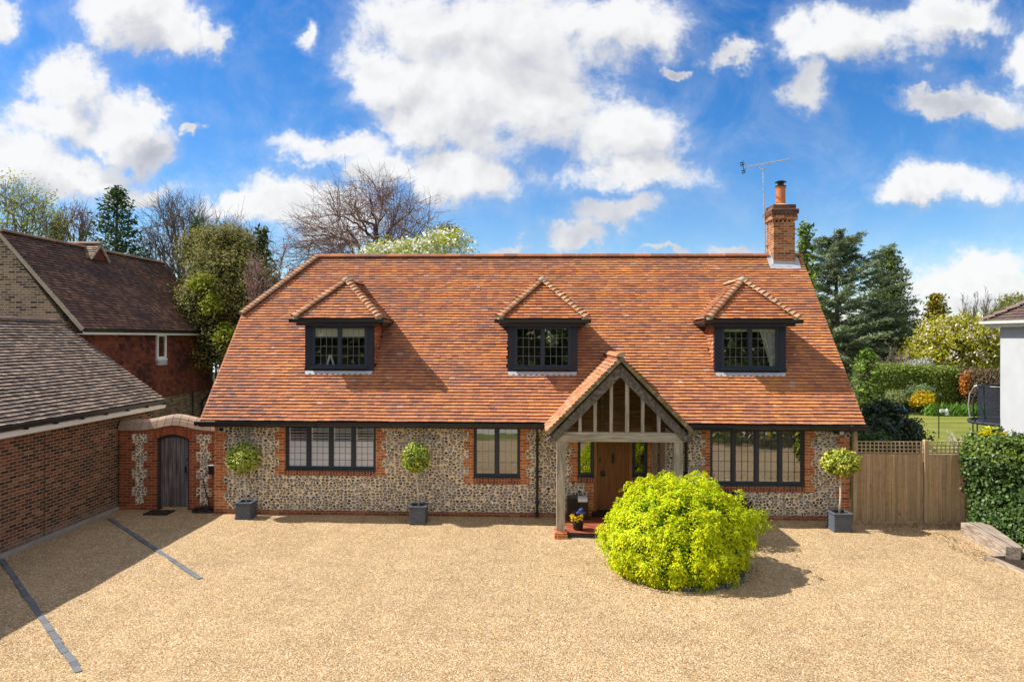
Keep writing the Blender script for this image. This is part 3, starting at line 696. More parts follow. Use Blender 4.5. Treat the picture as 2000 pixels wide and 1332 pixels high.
for a, b in sp:
    sh.box(a+0.01, a+0.045, 0.115, 0.145, z0+0.05, z1); sh.box(b-0.045, b-0.01, 0.115, 0.145, z0+0.05, z1)
    z = z0+0.08; mid = z0+0.66
    sh.box(a+0.045, b-0.045, 0.115, 0.14, z0+0.05, z0+0.085)
    while z < z1-0.06:
        if z < mid: sh.hexa([(a+0.045, 0.117, z), (b-0.045, 0.117, z), (b-0.045, 0.125, z+0.008), (a+0.045, 0.125, z+0.008), (a+0.045, 0.131, z+0.064), (b-0.045, 0.131, z+0.064), (b-0.045, 0.139, z+0.072), (a+0.045, 0.139, z+0.072)]); z += 0.072
        else: sh.hexa([(a+0.045, 0.125, z+0.01), (b-0.045, 0.125, z+0.01), (b-0.045, 0.18, z+0.034), (a+0.045, 0.18, z+0.034), (a+0.045, 0.125, z+0.02), (b-0.045, 0.125, z+0.02), (b-0.045, 0.18, z+0.044), (a+0.045, 0.18, z+0.044)]); z += 0.072
obj('shutter', sh, M['shutter'], fr)
for k in (1, 4):
    fr, sp, x0, x1, z0, z1 = wins[k]; b = MB(); b.box(x0+0.06, x1-0.06, 0.13, 0.3, z0+0.03, z0+0.085); obj('inner_sill', b, M['white'], fr)
    b = MB(); b.box(x0+0.02, x1-0.02, 0.62, 0.64, z0+0.1, z1); obj('blind', b, plain('net blind', (0.33, 0.33, 0.33), 0.9, 0.05), fr)

# door
d = MB(); x0, x1 = 1.512, 2.494
for k in range(8):
    a = x0+0.07+k*(x1-x0-0.14)/8; d.box(a+0.004, a+(x1-x0-0.14)/8-0.004, 0.07, 0.11, 0.19, 2.33)
d.box(x0+0.07, x1-0.07, 0.078, 0.12, 0.19, 2.33)
door = obj('door', d, M['door'], house, bevel=0.003)
d = MB(); d.box(x0, x0+0.075, 0.03, 0.13, 0.1, 2.335); d.box(x1-0.075, x1, 0.03, 0.13, 0.1, 2.335); obj('door_frame', d, M['doorframe'], door)
d = MB(); d.box(x0-0.05, x1+0.05, -0.12, 0.12, 0.06, 0.165); obj('door_step', d, M['soil'], door, bevel=0.01)
d = MB(); cx = 2.0; d.box(cx-0.035, cx+0.035, 0.045, 0.07, 1.40, 1.66); d.tube([(cx, 0.03, 1.62), (cx-0.02, 0.022, 1.52), (cx, 0.02, 1.43), (cx+0.02, 0.022, 1.52), (cx, 0.03, 1.62)], 0.012, 8); obj('knocker', d, M['black'], door)
d = MB(); cx = 1.74
d.tube([(cx+0.055*math.cos(t), 0.04, 1.13+0.06*math.sin(t)) for t in np.linspace(0, 2*math.pi, 15)], 0.012, 8); d.lathe([(0.05, 0)], (cx, 0.05, 1.13)) if False else d.box(cx-0.05, cx+0.05, 0.055, 0.07, 1.07, 1.2)
obj('handle', d, M['black'], door)
obj('lock_plate', MB().box(1.645, 1.69, 0.05, 0.07, 1.42, 1.55), M['black'], door); obj('door_bell', MB().box(2.50, 2.555, 0.0, 0.05, 1.42, 1.54), M['black'], door)

# dormers
def dormer(cx, kind):
    y = 0.611; w = 0.935; z0 = roof_z(y)-0.02; zt = 5.06; ew = 1.16; ez = 5.15; ey = 0.36; ay = 1.35; az = 6.24
    b = MB()
    b.box(cx-w, cx-0.745, y, y+0.10, z0-0.02, zt); b.box(cx+0.755, cx+w, y, y+0.10, z0-0.02, zt)
    b.box(cx-0.745, cx+0.755, y+0.03, y+0.10, z0-0.05, 3.80)
    b.box(cx-ew+0.06, cx+ew-0.06, ey+0.03, y+0.13, 4.955, 5.045)
    for sgn in (-1, 1): b.box(cx+sgn*(w+0.08)-0.14, cx+sgn*(w+0.08)+0.14, y+0.132, 1.85, 4.97, 5.045)
    for sx in (-1, 1):
        for zz in (4.70, 4.35, 3.98):
            for dx in (-0.035, 0.035): b.box(cx+sx*0.84+dx-0.009, cx+sx*0.84+dx+0.009, y-0.006, y, zz-0.009, zz+0.009, (1, 1, 1))
    dm = obj('dormer', b, M['board'], house); dm['_d'] = 1
    # tiled cheeks
    for sx in (-1, 1):
        t = MB(); tiles(t, (cx+sx*(w-0.02), 0, 0), (0, 1, 0), (0, 0, 1), (sx, 0, 0), [(y+0.101, roof_z(y+0.1)), (1.83, 5.02), (y+0.101, 5.02)], warm_col, gauge=0.11)
        obj('cheek_tiles', t, M['clay'], dm)
    # hipped tiled roof
    t = MB(); run = ay-ey; rise = az-ez; L = math.hypot(run, rise)
    tiles(t, (cx, ey, ez), (1, 0, 0), (0, run/L, rise/L), (0, -rise/L, run/L), [(-ew, 0), (ew, 0), (0, L)], warm_col if kind != 0 else main_d)
    L2 = math.hypot(ew, rise)
    yb, yt = 1.96, EY+(az-EZ)/SL+0.05
    for sx in (-1, 1):
        tiles(t, (cx+sx*ew, 0, ez), (0, 1, 0), (-sx*ew/L2, 0, rise/L2), (sx*rise/L2, 0, ew/L2), [(ey, 0), (yb, 0), (yt, L2), (ay, L2)], porch_col if sx < 0 else main_d)
    obj('dormer_roof', t, M['clay'], dm)
    t = MB()
    t.poly([(cx-ew, ey, ez-.02), (cx+ew, ey, ez-.02), (cx, ay, az-.02)])
    for sx in (-1, 1): t.poly([(cx+sx*ew, ey, ez-.02), (cx+sx*ew, yb, ez-.02), (cx, yt, az-.02), (cx, ay, az-.02)])
    obj('roof_boarding', t, M['deck'], dm)
    t = MB(); hc = lambda i, j: rnd.choice([(0.46,0.23,0.12),(0.39,0.19,0.10),(0.50,0.28,0.16),(0.42,0.24,0.14)])
    for sx in (-1, 1): bonnets(t, (cx+sx*(ew-0.01), ey+0.01, ez+0.02), (cx, ay, az), hc, n=13, r=0.122)
    ridge_run(t, (cx, ay-0.05, az-0.03), (cx, yt+0.02, az-0.03), 0.115, 0.4, colf=hc)
    for sx in (-1, 1): t.lathe([(0.09, -0.02), (0.095, 0.03), (0.06, 0.07), (0.01, 0.085)], (cx+sx*(ew-0.05), ey+0.05, ez), 10, (0.42, 0.36, 0.22))
    t.lathe([(0.10, -0.03), (0.10, 0.04), (0.06, 0.085), (0.01, 0.10)], (cx, ay-0.05, az), 10, (0.40, 0.36, 0.24))
    obj('hip_tiles', t, M['clay'], dm)
    g = MB(); prof = [(0, 0.0), (-0.01, -0.07), (-0.05, -0.095), (-0.09, -0.07), (-0.105, 0.01)]
    g.prism_x([(ey+0.03+p, ez-0.03+q) for p, q in prof], cx-ew-0.115, cx+ew+0.115)
    for sx in (-1, 1): g.prism_y([(cx+sx*(ew-0.03-p), ez-0.03+q) for p, q in prof], ey+0.032, 1.93)
    obj('gutter', g, M['black'], dm)
    window(dm, 'window_frame', cx-0.745, cx+0.755, 3.835, 4.955, y+0.015, 2, 4, 4, outer=0.05, mull=0.075, glaze=M['dglass'], sill=False, pane_name='glass')
    s = MB(); s.box(cx-0.775, cx+0.785, y-0.075, y+0.03, 3.803, 3.832); obj('sill', s, M['frame'], dm, bevel=0.004)
    # scalloped lead apron on the tiles below
    a = MB(); s0 = (y-EY)/CA; n = 12; x_a, x_b = cx-w+0.02, cx+w-0.02
    for i in range(n*6):
        xa = x_a+(x_b-x_a)*i/(n*6); xb = x_a+(x_b-x_a)*(i+1)/(n*6)
        f = lambda q: s0-0.055-0.05*abs(math.sin(math.pi*n*(q-x_a)/(x_b-x_a)))
        a.poly([roof_pt(xa, f(xa), 0.034), roof_pt(xb, f(xb), 0.034), roof_pt(xb, s0+0.02, 0.045), roof_pt(xa, s0+0.02, 0.045)])
    obj('lead_apron', a, M['lead'], dm)
    bl = MB(); drop = (0.27, 0.035, 0.11)[kind]
    bl.box(cx-0.70, cx+0.71, y+0.11, y+0.12, 4.93-drop, 4.95); obj('blind', bl, M['cream'], dm)
    r = MB(); room(r, cx-0.88, cx+0.88, 3.75, 5.0, y+0.105, 1.75, back=kind != 1)
    if kind == 1:
        r.poly([(cx-0.88, 1.75, 3.75), (cx-0.03, 1.75, 3.75), (cx-0.03, 1.75, 5), (cx-0.88, 1.75, 5)]); r.poly([(cx+0.46, 1.75, 3.75), (cx+0.88, 1.75, 3.75), (cx+0.88, 1.75, 5), (cx+0.46, 1.75, 5)])
        r.poly([(cx-0.03, 1.75, 3.75), (cx+0.46, 1.75, 3.75), (cx+0.46, 1.75, 4.02), (cx-0.03, 1.75, 4.02)]); r.poly([(cx-0.03, 1.75, 4.74), (cx+0.46, 1.75, 4.74), (cx+0.46, 1.75, 5), (cx-0.03, 1.75, 5)])
    obj('interior', r, M['room'], dm)
    if kind == 0:
        o = MB(); o.bar((cx-0.39, y+0.16, 3.84), (cx-0.30, y+0.16, 4.17), 0.05, 0.03, (0, 1, 0)); o.bar((cx-0.18, y+0.16, 3.84), (cx-0.28, y+0.16, 4.17), 0.05, 0.03, (0, 1, 0))
        orn = obj('ornament_frame', o, M['white'], dm)
    if kind == 2:
        cu = MB(); n = 14; top = [(cx+0.30+0.42*i/n) for i in range(n+1)]; bot = [(cx+0.60+0.12*i/n) for i in range(n+1)]
        for i in range(n):
            ya = y+0.16+0.02*math.sin(i*2.3); yb2 = y+0.16+0.02*math.sin((i+1)*2.3)
            cu.poly([(bot[i], ya, 3.84), (bot[i+1], yb2, 3.84), (top[i+1], yb2, 4.83), (top[i], ya, 4.83)])
        obj('curtain', cu, plain('pale curtain', (0.62, 0.60, 0.56), 0.9, 0.1), dm)
def main_d(x, s): return main_col(-4.0+x, s*2+1.0)
M['dglass'] = glass_mat('dormer glass', 0.14)
for k, cx in enumerate(DX): dormer(cx, k)
# window in the back slope, seen through the middle dormer
mb = MB()
for k in range(3): mb.bar(back_pt(0.35+0.475*k, 2.5, -0.02), back_pt(0.35+0.475*k, 4.2, -0.02), 0.05, 0.05)
for k in range(3): mb.bar(back_pt(0.35, 2.5+0.85*k, -0.02), back_pt(1.30, 2.5+0.85*k, -0.02), 0.05, 0.05)
obj('roof_window', mb, M['frame'], house)

# chimney
b = MB(); cx, cy = 7.58, 3.76
b.box(cx-0.323, cx+0.323, cy-0.323, cy+0.323, 6.4, 8.2)
for x in np.arange(-0.34, 0.30, 0.128):
    for z in (8.185,): b.box(cx+x, cx+x+0.065, cy-0.352, cy-0.325, z, z+0.072); b.box(cx-0.352, cx-0.325, cy+x, cy+x+0.065, z, z+0.072)
b.box(cx-0.385, cx+0.385, cy-0.385, cy+0.385, 8.258, 8.40)
ch = obj('chimney', b, M['chimney'], house, bevel=0.004)
b = MB()
for x in np.arange(-0.40, 0.36, 0.128): b.box(cx+x, cx+x+0.065, cy-0.405, cy-0.386, 8.398, 8.45); b.box(cx-0.405, cx-0.386, cy+x, cy+x+0.065, 8.398, 8.45)
b.box(cx-0.37, cx+0.37, cy-0.37, cy+0.37, 8.40, 8.45); b.box(cx-0.412, cx+0.412, cy-0.412, cy+0.412, 8.45, 8.585); b.box(cx-0.345, cx+0.345, cy-0.345, cy+0.345, 8.598, 8.735)
obj('chimney_cap', b, M['chimtop'], ch, bevel=0.004)
b = MB(); b.box(cx-0.40, cx+0.40, cy-0.40, cy+0.40, 8.586, 8.598); b.lathe([(0.33, 0), (0.30, 0.02), (0.16, 0.06)], (cx, cy, 8.735), 16); obj('flaunching', b, M['mortar'], ch)
b = MB(); b.lathe([(0.15, 0), (0.148, 0.03), (0.142, 0.05), (0.138, 0.5), (0.15, 0.52), (0.152, 0.57), (0.14, 0.575), (0.12, 0.55)], (cx, cy, 8.775), 20); obj('chimney_pot', b, M['terracotta'], ch, smooth=False)
b = MB(); b.lathe([(0.165, 0), (0.168, 0.03), (0.13, 0.032)], (cx, cy, 9.335), 20)
for t in range(4): b.tube([(cx+0.10*math.cos(t*1.571+.6), cy+0.10*math.sin(t*1.571+.6), 9.34), (cx+0.10*math.cos(t*1.571+.6), cy+0.10*math.sin(t*1.571+.6), 9.49)], 0.012, 6)
b.lathe([(0.17, 0.0), (0.175, 0.012), (0.10, 0.05), (0.02, 0.065)], (cx, cy, 9.475), 20); b.tube([(cx, cy, 9.36), (cx, cy, 9.48)], 0.06, 10)
obj('cowl', b, M['black'], ch)
b = MB(); sf = (cy-0.323-EY)/CA
b.poly([roof_pt(cx-0.46, sf-0.19, 0.03), roof_pt(cx+0.46, sf-0.19, 0.03), roof_pt(cx+0.46, sf+0.02, 0.04), roof_pt(cx-0.46, sf+0.02, 0.04)])
b.box(cx-0.335, cx+0.335, cy-0.335, cy-0.324, roof_z(cy-0.33), roof_z(cy-0.33)+0.14)
for sx in (-1, 1):
    b.poly([roof_pt(cx+sx*0.325, sf, 0.045), roof_pt(cx+sx*0.47, sf-0.05, 0.04), roof_pt(cx+sx*0.47, sf+0.42, 0.04), roof_pt(cx+sx*0.325, sf+0.45, 0.05)])
    xs_ = cx+sx*0.331; b.poly([(xs_, cy-0.33, roof_z(cy-0.33)), (xs_, cy, RZ), (xs_, cy, RZ+0.16), (xs_, cy-0.33, roof_z(cy-0.33)+0.16)])
obj('flashing', b, M['lead'], ch)

# oak porch
PX = 1.96
p = MB(); p.box(0.47, 3.45, -1.755, -1.575, 2.225, 2.448)
porch = obj('porch', p, M['oak'], house, bevel=0.012)
def porch_part(name, mb, mat, bevel=0.0): return obj(name, mb, mat, porch, bevel=bevel)
for x0 in (0.49, 3.215):
    p = MB(); p.box(x0, x0+0.203, -1.75, -1.55, 0.14, 2.225)
    for zz in (0.27, 0.97):
        for dx in (0.06, 0.14): p.box(x0+dx-0.012, x0+dx+0.012, -1.765, -1.75, zz-0.012, zz+0.012)
    porch_part('post', p, M['oak_v'], 0.01)
    p = MB(); p.box(x0-0.045, x0+0.25, -1.86, -1.46, -0.05, 0.125); p.box(x0-0.02, x0+0.225, -1.80, -1.50, 0.125, 0.14); porch_part('post_base', p, M['brick'], 0.006)
    p = MB(); p.box(x0+0.02, x0+0.18, -1.574, -0.02, 2.235, 2.42); porch_part('wall_plate', p, M['oak'])
p = MB(); p.box(2.98, 3.13, -0.13, -0.008, 0.1, 2.23); p.box(3.17, 3.20, -0.9, -0.03, 0.14, 2.23); porch_part('wall_post', p, M['oak_v'], 0.006)
for sx in (-1, 1):
    p = MB(); X = lambda q: PX+sx*q
    p.prism_y([(X(1.72), 2.245), (X(1.47), 2.245), (X(0.001), 3.735), (X(0.001), 4.045)], -1.80, -1.66); porch_part('rafter', p, M['rafter'], 0.01)
for x in (1.036, 1.387, 1.76, 2.128, 2.49, 2.86):
    h = 3.735-abs(x-PX)*1.0135; p = MB(); w = 0.037 if x != 2.128 else 0.045; p.box(x-w, x+w, -1.74, -1.665, 2.449, h+0.05); porch_part('stud', p, M['oak_v'], 0.004)
for x in (1.66, 2.30, 2.95):
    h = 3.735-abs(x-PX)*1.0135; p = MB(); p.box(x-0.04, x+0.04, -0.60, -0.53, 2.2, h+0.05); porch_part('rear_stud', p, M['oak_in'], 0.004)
p = MB()
for k in range(7):
    z0, z1 = 2.15+0.245*k, 2.15+0.245*(k+1)-0.008
    f = lambda z: 1.66-max(0, z-2.40)*0.985
    p.prism_y([(PX-f(z0), z0), (PX+f(z0), z0), (PX+f(z1), z1), (PX-f(z1), z1)], -0.53, -0.50)
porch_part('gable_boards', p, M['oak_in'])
PL = math.hypot(1.71, 1.75); t = MB(); t2 = MB()
for sx in (-1, 1):
    us = (-sx*1.71/PL, 0, 1.75/PL); un = (sx*1.75/PL, 0, 1.71/PL); O = (PX+sx*1.71, 0, 2.46)
    tiles(t, O, (0, 1, 0), us, un, [(-1.95, 0), (-0.47, 0), (1.08, PL), (-1.95, PL)], porch_col, gauge=0.105)
    O_ = np.array(O); us_ = np.array(us); un_ = np.array(un)
    pt = lambda u, s, h: O_+np.array([0, u, 0])+us_*s+un_*h
    t2.poly([pt(-1.93, 0.02, -0.03), pt(-0.4, 0.02, -0.03), pt(1.1, PL, -0.03), pt(-1.93, PL, -0.03)])
    v = MB()
    n = 26
    for i in range(n):
        s0, s1 = PL*i/n, PL*(i+1)/n-0.006; j = rnd.uniform(-0.008, 0.008)
        v.hexa([pt(-1.965+j, s0, -0.075), pt(-1.90, s0, -0.075), pt(-1.90, s1, -0.075), pt(-1.965+j, s1, -0.075), pt(-1.965+j, s0, 0.012), pt(-1.90, s0, 0.012), pt(-1.90, s1, 0.004), pt(-1.965+j, s1, 0.004)],
               rnd.choice([(0.26,0.20,0.12),(0.20,0.16,0.09),(0.30,0.24,0.16),(0.15,0.13,0.075),(0.22,0.19,0.085)]))
    porch_part('verge', v, M['clay'])
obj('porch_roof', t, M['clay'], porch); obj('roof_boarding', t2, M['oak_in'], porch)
t = MB(); ridge_run(t, (PX, -1.96, 4.185), (PX, 1.12, 4.185), 0.12, 0.44, colf=lambda i, j: rnd.choice([(0.40,0.16,0.075),(0.44,0.19,0.095)])); obj('ridge_tiles', t, M['clay'], porch)
p = MB(); p.box(0.745, 3.165, -1.62, -0.03, -0.05, 0.055); porch_part('floor', p, M['quarry'])
p = MB()
for k in range(32): p.box(0.745+k*0.0756, 0.745+k*0.0756+0.068, -1.735, -1.622, -0.05, 0.062)
porch_part('brick_edging', p, plain('blue brick', (0.055, 0.05, 0.055), 0.7, 0.3), 0.005)
# pale lichen on the tiles
mb = MB()
for k in range(46):
    x = rnd.uniform(-7.5, 7.8); s = rnd.uniform(0.3, 6.0)
    if in_dormer(x, s) or in_porch(x, s) or any(abs(x-c) < 1.2 and 1.4 < s < 5.5 for c in DX): continue
    s = round(s/0.105)*0.105+0.05; a = rnd.uniform(0.02, 0.07); b_ = a*rnd.uniform(0.3, 0.6); n = 7
    mb.poly([roof_pt(x+a*math.cos(q*6.283/n)*rnd.uniform(.7, 1.2), s+b_*math.sin(q*6.283/n)*rnd.uniform(.7, 1.2), 0.0185) for q in range(n)])
o = obj('lichen_spots', mb, plain('lichen', (0.62, 0.60, 0.57), 0.95, 0.1), house)
del house['_d']
for o in list(bpy.data.objects):
    if '_d' in o.keys(): del o['_d']
# ------------------------------------------------------------------ gate wall between house and garage
gw = thing('gate_wall', 'red brick garden wall with flint panels and a humped coping between garage and house', 'wall', (-9.8, 0.3, 0))
def hump(x):
    t = (x+9.66)/0.62
    return 0.15*math.exp(-t*t*1.3)
GZ = 2.14
b = MB(); xs = list(np.linspace(-11.2, -8.46, 36)); gx0, gx1 = -10.185, -9.285
arch = lambda x: 1.90+0.13*(1-((x-(gx0+gx1)/2)/0.45)**2)
for x0, x1 in ((-11.2, gx0), (gx1, -8.46)):
    n = 12; top = [(x0+(x1-x0)*i/n, GZ+hump(x0+(x1-x0)*i/n)) for i in range(n+1)]
    b.prism_y([(x0, -0.1), (x1, -0.1)]+list(reversed(top)), 0.3, 0.58)
n = 14; low = [(gx0+(gx1-gx0)*i/n, arch(gx0+(gx1-gx0)*i/n)) for i in range(n+1)]; top = [(x, GZ+hump(x)) for x, z in low]
b.prism_y(low+list(reversed(top)), 0.3, 0.58)
obj('brickwork', b, M['gatebrick'], gw)
b = MB()
for i in range(22):
    xa = gx0-0.06+(gx1-gx0+0.12)*i/22; xb = gx0-0.06+(gx1-gx0+0.12)*(i+1)/22-0.008
    za, zb = arch(min(max(xa, gx0), gx1)), arch(min(max(xb, gx0), gx1))
    b.hexa([(xa, 0.285, za+.002), (xb, 0.285, zb+.002), (xb, 0.45, zb+.002), (xa, 0.45, za+.002), (xa-(9.735+xa)*-0.02, 0.285, za+0.215), (xb, 0.285, zb+0.215), (xb, 0.45, zb+0.215), (xa, 0.45, za+0.215)], rnd.choice([(0.30,0.075,0.03),(0.24,0.06,0.028),(0.35,0.10,0.042)]))
obj('arch_bricks', b, M['clay'], gw)
for cx in (-10.645, -8.88):
    b = MB(); z = 0.14
    for k in range(8):
        h = 0.24 if k % 2 else 0.235; w = 0.205 if k % 2 else 0.11; 
        b.box(cx-w, cx+w, 0.292, 0.31, z, z+h); z += h
    obj('flint_panel', b, M['flint'], gw)
b = MB()
seg = 13; L0, L1 = -11.2, -8.46
for i in range(seg):
    xa = L0+(L1-L0)*i/seg; xb = L0+(L1-L0)*(i+1)/seg-0.012; za, zb = GZ+hump(xa), GZ+hump(xb)
    c = rnd.choice([(0.40,0.29,0.21),(0.46,0.35,0.25),(0.36,0.26,0.20),(0.43,0.30,0.22)])
    b.hexa([(xa, 0.23, za-0.005), (xb, 0.23, zb-0.005), (xb, 0.65, zb-0.005), (xa, 0.65, za-0.005), (xa, 0.26, za+0.13), (xb, 0.26, zb+0.13), (xb, 0.62, zb+0.13), (xa, 0.62, za+0.13)], c)
    m = 7; ang = [math.pi*k/m for k in range(m+1)]
    R0 = [(xa, 0.44+0.15*math.cos(t), za+0.128+0.145*math.sin(t)) for t in ang]; R1 = [(xb, 0.44+0.15*math.cos(t), zb+0.128+0.145*math.sin(t)) for t in ang]
    for k in range(m): b.poly([R0[k], R1[k], R1[k+1], R0[k+1]], c)
    b.poly(R0, c); b.poly(list(reversed(R1)), c)
obj('coping', b, M['clay'], gw)
b = MB(); n = 7
for i in range(n):
    xa = gx0+0.07+(gx1-gx0-0.14)*i/n; xb = gx0+0.07+(gx1-gx0-0.14)*(i+1)/n-0.009
    b.hexa([(xa, 0.40, 0.06), (xb, 0.40, 0.06), (xb, 0.45, 0.06), (xa, 0.45, 0.06), (xa, 0.40, arch(xa)-0.08), (xb, 0.40, arch(xb)-0.08), (xb, 0.45, arch(xb)-0.08), (xa, 0.45, arch(xa)-0.08)])
b.box(gx0+0.07, gx1-0.07, 0.425, 0.46, 0.06, 1.86)
gate = obj('gate', b, M['gate'], gw, bevel=0.005)
b = MB(); b.box(gx0, gx0+0.068, 0.37, 0.5, -0.02, 1.89); b.box(gx1-0.068, gx1, 0.37, 0.5, -0.02, 1.89)
for i in range(12):
    xa = gx0+0.07+(gx1-gx0-0.14)*i/12; xb = gx0+0.07+(gx1-gx0-0.14)*(i+1)/12
    b.hexa([(xa, 0.37, arch(xa)-0.085), (xb, 0.37, arch(xb)-0.085), (xb, 0.5, arch(xb)-0.085), (xa, 0.5, arch(xa)-0.085), (xa, 0.37, arch(xa)-0.003), (xb, 0.37, arch(xb)-0.003), (xb, 0.5, arch(xb)-0.003), (xa, 0.5, arch(xa)-0.003)])
obj('gate_frame', b, plain('dark gate frame', (0.04, 0.035, 0.033), 0.8, 0.4), gate)
b = MB(); b.box(gx1-0.16, gx1-0.12, 0.385, 0.40, 0.98, 1.16); b.tube([(gx1-0.14, 0.39, 1.02), (gx1-0.14, 0.35, 1.05), (gx1-0.14, 0.35, 1.12), (gx1-0.14, 0.39, 1.14)], 0.009, 6); b.box(gx1-0.12, gx1-0.05, 0.385, 0.395, 1.32, 1.36)
obj('latch', b, M['black'], gate)
b = MB(); b.box(-10.25, -9.62, -0.22, 0.22, -0.02, 0.028); tag(obj('door_mat', b, plain('mat', (0.03, 0.025, 0.02), 0.95, 0.4, 30), origin=(-9.9, 0, 0), bevel=0.006), 'dark door mat on the gravel in front of the wooden gate', 'door mat')

# ------------------------------------------------------------------ garage on the left
gar = thing('garage', 'low brick garage with a brown tiled roof along the left edge of the drive', 'garage', (-11.5, -4, 0))
b = MB(); b.box(-17.2, -11.25, -16, 1.93, -0.1, 2.78); b.prism_y([(-17.2, 2.78), (-11.25, 2.78), (-14.1, 4.95)], 1.80, 1.93); obj('wall', b, M['garage'], gar)
b = MB(); b.box(-11.24, -11.17, -16, 0.28, -0.1, 0.075); obj('concrete_footing', b, plain('concrete', (0.33, 0.30, 0.26), 0.9, 0.35, 4.0), gar, bevel=0.02)
b = MB(); b.box(-11.252, -11.244, -2.46, -2.435, 0.08, 2.7); obj('movement_joint', b, plain('sealant', (0.10, 0.045, 0.03), 0.9, 0.2), gar)
gl = math.hypot(3.2, 2.3); gus = (-3.2/gl, 0, 2.3/gl); gun = (2.3/gl, 0, 3.2/gl)
t = MB(); tiles(t, (-10.9, 0, 2.80), (0, 1, 0), gus, gun, [(-16, 0), (2.0, 0), (2.0, gl), (-16, gl)], garage_col, gauge=0.125, th=0.042, wav=0.012)
obj('roof_tiles', t, M['clay'], gar)
b = MB(); b.hexa([(-10.9, -16, 2.70), (-10.9, 1.985, 2.70), (-14.1, 1.985, 5.0), (-14.1, -16, 5.0), (-10.9, -16, 2.785), (-10.9, 1.985, 2.785), (-14.1, 1.985, 5.085), (-14.1, -16, 5.085)]); b.poly([(-14.1, -16, 5.05), (-14.1, 1.98, 5.05), (-17.4, 1.98, 2.7), (-17.4, -16, 2.7)])
obj('roof_boarding', b, M['deck'], gar)
t = MB(); ridge_run(t, (-14.1, -16, 5.04), (-14.1, 2.0, 5.04), 0.13, 0.45, colf=lambda i, j: rnd.choice([(0.17,0.115,0.09),(0.21,0.14,0.11),(0.14,0.10,0.08)])); obj('ridge_tiles', t, M['clay'], gar)
b = MB(); b.prism_y([(-10.86, 2.80), (-10.87, 2.72), (-10.82, 2.69), (-10.77, 2.72), (-10.76, 2.81)], -16, 2.02)
for y in np.arange(-9, 2, 0.9): b.box(-10.88, -10.75, y-0.03, y+0.03, 2.675, 2.74)
obj('gutter', b, M['black'], gar)
b = MB(); b.box(-11.24, -10.86, -16, 1.98, 2.60, 2.695); b.box(-10.895, -10.875, -16, 1.99, 2.56, 2.72); obj('fascia', b, M['white'], gar)
# ------------------------------------------------------------------ house behind the garage
an = thing('tile_hung_house', 'two storey house with a steep dark tiled roof and tile hung wall behind the garage', 'house', (-15.9, 6.5, 0))
AX, AZ, RXA, RZA, Y0, Y1 = -13.42, 4.88, -15.97, 7.78, 2.10, 11.05
al = math.hypot(AX-RXA, RZA-AZ); aus = ((RXA-AX)/al, 0, (RZA-AZ)/al); aun = ((RZA-AZ)/al, 0, (AX-RXA)/al)
b = MB(); b.prism_y([(-18.3, -0.1), (-13.72, -0.1), (-13.72, 4.72), (RXA, 7.62), (-18.3, 4.8)], Y0+0.02, Y0+0.3); obj('gable_wall', b, M['yellow'], an)
b = MB(); b.box(-18.2, -13.74, Y0+0.31, Y1-0.16, -0.1, 2.62); b.prism_y([(-18.2, 2.62), (-13.74, 2.62), (-13.74, 4.7), (RXA, 7.55), (-18.2, 4.8)], Y1-0.35, Y1-0.16); b.box(-13.95, -13.735, Y1-0.3, Y1-0.155, 2.6, 4.85)
obj('brick_wall', b, brick_mat('shaded stock brick', [(0, (0.06, 0.045, 0.035)), (0.5, (0.17, 0.12, 0.075)), (1, (0.25, 0.17, 0.10))], (0.36, 0.27, 0.17)), an)  # stock brick again, with the shade of this side put into its colour
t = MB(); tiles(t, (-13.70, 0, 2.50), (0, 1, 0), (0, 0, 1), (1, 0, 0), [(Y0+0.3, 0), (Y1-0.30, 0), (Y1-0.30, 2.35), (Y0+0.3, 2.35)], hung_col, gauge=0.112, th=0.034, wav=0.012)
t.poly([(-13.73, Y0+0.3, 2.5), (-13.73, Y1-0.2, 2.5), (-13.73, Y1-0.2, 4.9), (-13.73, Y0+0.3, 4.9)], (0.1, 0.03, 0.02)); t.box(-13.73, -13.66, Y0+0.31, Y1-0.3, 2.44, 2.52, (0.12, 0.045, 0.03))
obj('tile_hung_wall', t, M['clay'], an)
t = MB(); tiles(t, (AX, 0, AZ), (0, 1, 0), aus, aun, [(Y0-0.05, 0), (Y1, 0), (Y1, al), (Y0-0.05, al)], brown_col, gauge=0.115, th=0.032, wav=0.008)
obj('roof_tiles', t, M['clay'], an)
b = MB(); d0 = np.array(aun)*-0.02
b.poly([np.array((AX, Y0, AZ))+d0, np.array((AX, Y1-.02, AZ))+d0, np.array((RXA, Y1-.02, RZA))+d0, np.array((RXA, Y0, RZA))+d0]); b.poly([(RXA, Y0, RZA-.03), (RXA, Y1, RZA-.03), (-18.6, Y1, AZ-.1), (-18.6, Y0, AZ-.1)])
b.box(-13.72, AX-0.02, Y0, Y1-0.05, AZ-0.12, AZ-0.10); obj('roof_boarding', b, M['deck'], an)
t = MB(); ridge_run(t, (RXA, Y0-0.05, RZA-0.04), (RXA, Y1, RZA-0.04), 0.13, 0.45, colf=lambda i, j: rnd.choice([(0.22,0.13,0.09),(0.26,0.15,0.10),(0.19,0.11,0.08)])); obj('ridge_tiles', t, M['clay'], an)
b = MB(); b.bar((AX+0.02, Y0-0.05, AZ-0.04), (RXA, Y0-0.05, RZA-0.055), 0.10, 0.085, up=aun); obj('verge', MB().bar((AX+0.02, Y1-0.02, AZ-0.04), (RXA, Y1-0.02, RZA-0.055), 0.06, 0.06, up=aun), M['mortar'], an)
b.bar((-18.6, Y0-0.05, AZ-0.1), (RXA, Y0-0.05, RZA-0.055), 0.10, 0.085, up=(-aun[0], 0, aun[2])); obj('verge', b, M['mortar'], an)
